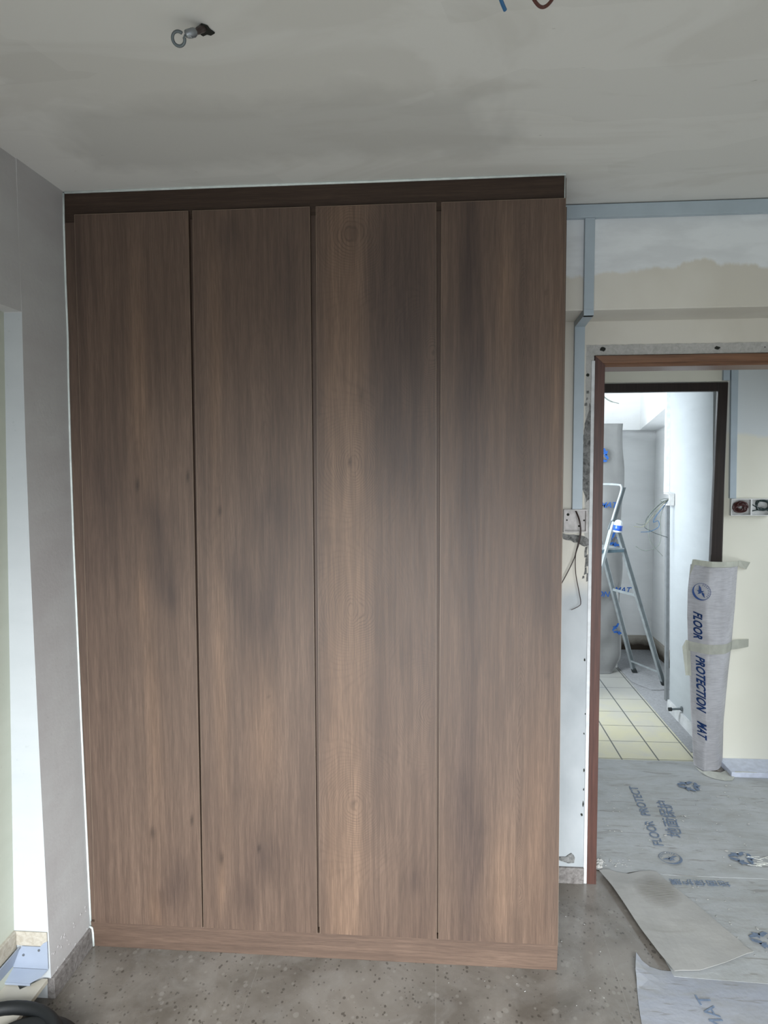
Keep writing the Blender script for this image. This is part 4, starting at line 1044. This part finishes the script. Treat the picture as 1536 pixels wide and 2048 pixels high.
wrap_text('FLOOR', .888, .738, .09, .046)
wrap_text('PROTECTION', .646, .335, .12, .046)
wrap_text('MAT', .282, .185, .13, .046)
c = wrap_at(1.0, .21)
round_logo('printed_logo', Vector((c.x, c.y-.012, 1.0))-wr.location, .047, (.86, -.5, 0), (0, 0, 1), M['ink'], wr)

# ================================================================== KITCHEN THINGS
# tall unit wrapped in the same sheet
cb = tag(empty('wrapped_cabinet', (2.35, 3.5, 0)), 'tall kitchen unit wrapped in pale protection sheet printed with blue recycling marks, behind the ladder', 'wrapped cabinet')
bm = bmesh.new(); box(bm, 2.07, 2.660, 3.45, 3.90, .04, 1.99, .006); sub('cabinet_body', bm, M['sheet'], cb)
bm = bmesh.new(); nx, nz = 30, 70; V = []
for j in range(nz+1):
    z = .002+1.998*j/nz; r = []
    for i in range(nx+1):
        u = i/nx; x = 2.06+u*(2.674-2.06)
        bul = .010*noise.noise(Vector((x*5, 2, z*3)))+.012*noise.noise(Vector((x*9, 5, z*7)))
        bul += .030*exp(-((x-2.53)/.10)**2-((z-.40)/.10)**2)-.028*exp(-((x-2.61)/.09)**2-((z-.62)/.07)**2)+.02*exp(-((z-.30)/.05)**2)*exp(-((x-2.59)/.10)**2)
        if u > .9: x += .010*sin(z*9)
        if z < .12: x -= max(0, u-.75)*.25*(1-z/.12)
        y = 3.425-bul-.018*(1 if z < .12 else 0)*(1-z/.12)+(.02*(u-.93)/.07 if u > .93 else 0)
        r.append(bm.verts.new((x, y, z)))
    V.append(r)
for j in range(nz):
    for i in range(nx): bm.faces.new((V[j][i], V[j][i+1], V[j+1][i+1], V[j+1][i]))
bmesh.ops.solidify(bm, geom=bm.faces[:], thickness=.002)
sub('protection_sheet', bm, M['sheet'], cb, True)
co = cb.location
recycle_mark('printed_mark', (2.492-co.x, 3.392-co.y, 1.748), .062, (1, 0, 0), (0, 0, 1), M['ink_cab'], cb)
recycle_mark('printed_mark', (2.606-co.x, 3.392-co.y, 1.085), .062, (1, 0, 0), (0, 0, 1), M['ink_cab'], cb)
recycle_mark('printed_mark', (2.646-co.x, 3.380-co.y, .375), .050, (1, 0, 0), (0, 0, 1), M['ink_cab'], cb)
for (x, z, s) in ((2.485, 1.340, 'MAT'), (2.606, .665, 'MAT'), (2.47, .630, 'ON')):
    o = lettering('printed_lettering', s, .062, (x-co.x, 3.392-co.y, z), (1, 0, 0), (0, 0, 1), M['ink_cab'], cb, .3, .001)

# stepladder: rear frame legs lean to the right, tread side hidden by the jamb
ld = tag(empty('stepladder', (2.6, 3.1, 0)), 'paint-splashed aluminium stepladder standing in the kitchen behind the doorway', 'stepladder')
nf = Vector((2.925, 3.128, .0)); ff = Vector((2.790, 3.44, .0))
nt = Vector((2.497, 2.913, 1.27)); ft = Vector((2.395, 3.135, 1.27))
def leg(name, a, b, w, t, mat, side=(0, 0, 1)):
    bm = bmesh.new(); bar(bm, a, b, w, t, side, .0015); return sub(name, bm, mat, ld)
wdir = (ff-nf).normalized()
# channel-like rear legs: bright front flange plus dull web
for (a, b, nm) in ((nf, nt, 'rear_leg'), (ff, ft, 'rear_leg')):
    a2 = a+Vector((0, 0, .03)); d = (b-a2).normalized()
    bm = bmesh.new(); s = wdir.cross(d).normalized()
    bar(bm, a2, b, .007, .032, s, .001) if False else None
    hexa(bm, [a2+s*.016-wdir*.004, a2+s*.016+wdir*.020, a2+s*.012+wdir*.020, a2+s*.012-wdir*.004, b+s*.016-wdir*.004, b+s*.016+wdir*.020, b+s*.012+wdir*.020, b+s*.012-wdir*.004])
    hexa(bm, [a2-s*.016-wdir*.004, a2-s*.016+wdir*.020, a2-s*.012+wdir*.020, a2-s*.012-wdir*.004, b-s*.016-wdir*.004, b-s*.016+wdir*.020, b-s*.012+wdir*.020, b-s*.012-wdir*.004])
    sub(nm, bm, M['alu'], ld)
    bm = bmesh.new(); hexa(bm, [a2+s*.0119-wdir*.003, a2+s*.0119+wdir*.001, a2-s*.0119+wdir*.001, a2-s*.0119-wdir*.003, b+s*.0119-wdir*.003, b+s*.0119+wdir*.001, b-s*.0119+wdir*.001, b-s*.0119-wdir*.003])
    w_ = sub('leg_web', bm, M['alu_dark'], ld)
    bm = bmesh.new(); bar(bm, a+Vector((.006, 0, .0045)), a+Vector((-.008, -.004, .038)), .036, .036, (0, 1, 0), .004); sub('rubber_foot', bm, M['rubber'], ld)
def lerp3(a, b, t): return a+(b-a)*t
# cross bars between the rear legs
for t, w in ((.085, .014), (.56, .020)):
    bm = bmesh.new(); bar(bm, lerp3(nf, nt, t), lerp3(ff, ft, t), .006, w, (0, 0, 1), .001); sub('cross_bar', bm, M['alu'], ld)
# front frame: feet to the left, top continues into the hand hoop
nff = Vector((2.13, 2.735, .0)); fff = Vector((1.98, 3.05, .0))
nhp = Vector((2.542, 2.935, 1.515)); fhp = Vector((2.440, 3.150, 1.515))
leg('front_leg', nff+Vector((0, 0, .03)), nt+Vector((-.02, -.008, 0)), .03, .02, M['alu'])
leg('front_leg', fff+Vector((0, 0, .03)), ft+Vector((-.02, 0, 0)), .03, .02, M['alu'])
for q in (nff, fff):
    bm = bmesh.new(); bar(bm, q+Vector((-.01, 0, .003)), q+Vector((.01, .003, .038)), .036, .03, (0, 1, 0), .004); sub('rubber_foot', bm, M['rubber'], ld)
for t in (.22, .42, .62):
    a = lerp3(nff, nt, t); b = lerp3(fff, ft, t); bm = bmesh.new(); bar(bm, a, b, .075, .018, (0, 0, 1), .002); sub('step', bm, M['alu'], ld)
# platform hinged between front and rear frames
a = Vector((2.30, 2.83, 1.045)); b = Vector((2.19, 3.06, 1.045)); cc = Vector((2.565, 2.935, 1.045)); dd = Vector((2.455, 3.165, 1.045))
bm = bmesh.new(); hexa(bm, [a, cc, dd, b, a+Vector((0, 0, .022)), cc+Vector((0, 0, .022)), dd+Vector((0, 0, .022)), b+Vector((0, 0, .022))], .002); sub('platform', bm, M['step'], ld)
bm = bmesh.new(); hexa(bm, [p+Vector((0, 0, .0222)) for p in (a, cc, dd, b)]+[p+Vector((0, 0, .030)) for p in (a, cc, dd, b)]); sub('platform_tread', bm, M['alu'], ld)
# hoop
bm = bmesh.new(); base_n = nt+Vector((-.030, -.006, .005)); base_f = ft+Vector((-.03, 0, .005))
tube(bm, [base_n, lerp3(base_n, nhp, .5), lerp3(base_n, nhp, .92), nhp+Vector((-.006, .010, .012)), lerp3(nhp, fhp, .12)+Vector((-.004, 0, .018)), lerp3(nhp, fhp, .5)+Vector((0, 0, .02)), lerp3(nhp, fhp, .88)+Vector((-.004, 0, .018)), fhp+Vector((-.006, -.01, .012)), lerp3(base_f, fhp, .92), lerp3(base_f, fhp, .5), base_f], .0085, 10, 4)
sub('hand_hoop', bm, M['alu'], ld, True)
bm = bmesh.new(); s = Vector((.022, .010, 0)); hexa(bm, [base_n+s*.35, base_n+s*1.5, base_n+s*1.5+wdir*.006, base_n+s*.35+wdir*.006, nhp+s*.35, nhp+s*1.4, nhp+s*1.4+wdir*.006, nhp+s*.35+wdir*.006]); sub('hoop_web', bm, M['alu_dark'], ld)
bm = bmesh.new(); hexa(bm, [nt+Vector((-.06, -.02, -.055)), nt+Vector((.012, .012, -.055)), nt+Vector((.012, .03, -.055)), nt+Vector((-.06, 0, -.055)), nt+Vector((-.035, -.01, .012)), nt+Vector((.004, .008, .012)), nt+Vector((.004, .03, .012)), nt+Vector((-.035, .01, .012))], .003); sub('hinge_bracket', bm, M['alu_dark'], ld)
# bottle jammed in the hinge of the ladder
bt = tag(empty('plastic_bottle', (2.502, 2.888, 1.195)), 'clear plastic bottle with bright blue label wedged at the top joint of the stepladder', 'bottle')
def lathe(prof, c, seg=24, sx=1):
    bm = bmesh.new(); R_ = []
    for (r, z) in prof: R_.append([bm.verts.new((c[0]+r*cos(2*pi*k/seg), c[1]+r*sin(2*pi*k/seg), c[2]+z)) for k in range(seg)])
    for a, b in zip(R_[:-1], R_[1:]):
        for k in range(seg): bm.faces.new((a[k], a[(k+1) % seg], b[(k+1) % seg], b[k]))
    bm.faces.new(R_[0]); bm.faces.new(R_[-1]); return bm
lc = bt.location
sub('bottle_body', lathe([(.026, 0), (.030, .004), (.031, .02), (.030, .062), (.028, .072), (.022, .084), (.013, .088), (.011, .090)], (lc.x, lc.y, lc.z)), M['bottle'], bt, True)
sub('label_band', lathe([(.0302, .012), (.0318, .013), (.0318, .050), (.0302, .051)], (lc.x, lc.y, lc.z)), M['blue_label'], bt, True)
bt.rotation_euler = (0, .12, 0)
# door stop on the kitchen wall
ds = tag(empty('door_stop', (2.78, 2.42, .075)), 'short dark metal door stop on the kitchen wall above its skirting', 'door stop')
bm = bmesh.new(); cyl(bm, (2.800, 2.34, .098), (2.794, 2.34, .098), .016, 16); sub('base_plate', bm, M['alu_dark'], ds)
bm = bmesh.new(); cyl(bm, (2.794, 2.34, .098), (2.735, 2.34, .094), .0075, 12); sub('stem', bm, M['alu_dark'], ds)
bm = bmesh.new(); cyl(bm, (2.736, 2.34, .094), (2.715, 2.34, .093), .012, 14); sub('rubber_tip', bm, M['rubber'], ds)
# torn sheet lying on the screed in the far corner
bm = sheet_poly(wavy([(2.70, 3.60), (2.99, 3.78), (3.10, 3.40), (3.02, 3.05), (2.80, 3.0), (2.70, 3.2), (2.70, 3.60)], .006, 77, .05)[:-1], .006, .003, .05)
simple('torn_sheet', bm, M['dust_screed'], 'torn dusty grey sheet on the kitchen floor under the stepladder', 'sheet', (2.9, 3.3, 0))

# ------------------------------------------------------------------ pieces that belong to a part become its sub-parts
def nest(thing, child_name, part_name, near=False):
    parts = [c for c in thing.children if c.name.split('.')[0] == part_name]
    for c in [c for c in thing.children if c.name.split('.')[0] == child_name]:
        cc = sum((v.co for v in c.data.vertices), Vector())/len(c.data.vertices)
        best = min(parts, key=lambda p: min((v.co-cc).length for v in p.data.vertices))
        c.parent = best
nest(ld, 'leg_web', 'rear_leg')
for c in [c for c in ld.children if c.name.split('.')[0] == 'rubber_foot']:
    cc = sum((v.co for v in c.data.vertices), Vector())/len(c.data.vertices)
    c.parent = min([p for p in ld.children if p.name.split('.')[0] in ('rear_leg', 'front_leg')], key=lambda p: min((v.co-cc).length for v in p.data.vertices))
nest(ld, 'hoop_web', 'hand_hoop'); nest(ld, 'platform_tread', 'platform')
nest(br, 'screw', 'back_plate')
for q in (m1, m2, m3):
    for nm in ('printed_lettering', 'printed_logo', 'printed_mark'): nest(q, nm, 'sheet')
for nm in ('printed_lettering', 'printed_logo'): nest(wr, nm, 'mat_sheet')
for nm in ('printed_lettering', 'printed_mark'): nest(cb, nm, 'protection_sheet')
nest(bt, 'label_band', 'bottle_body'); nest(sb, 'screw_hole', 'housing')
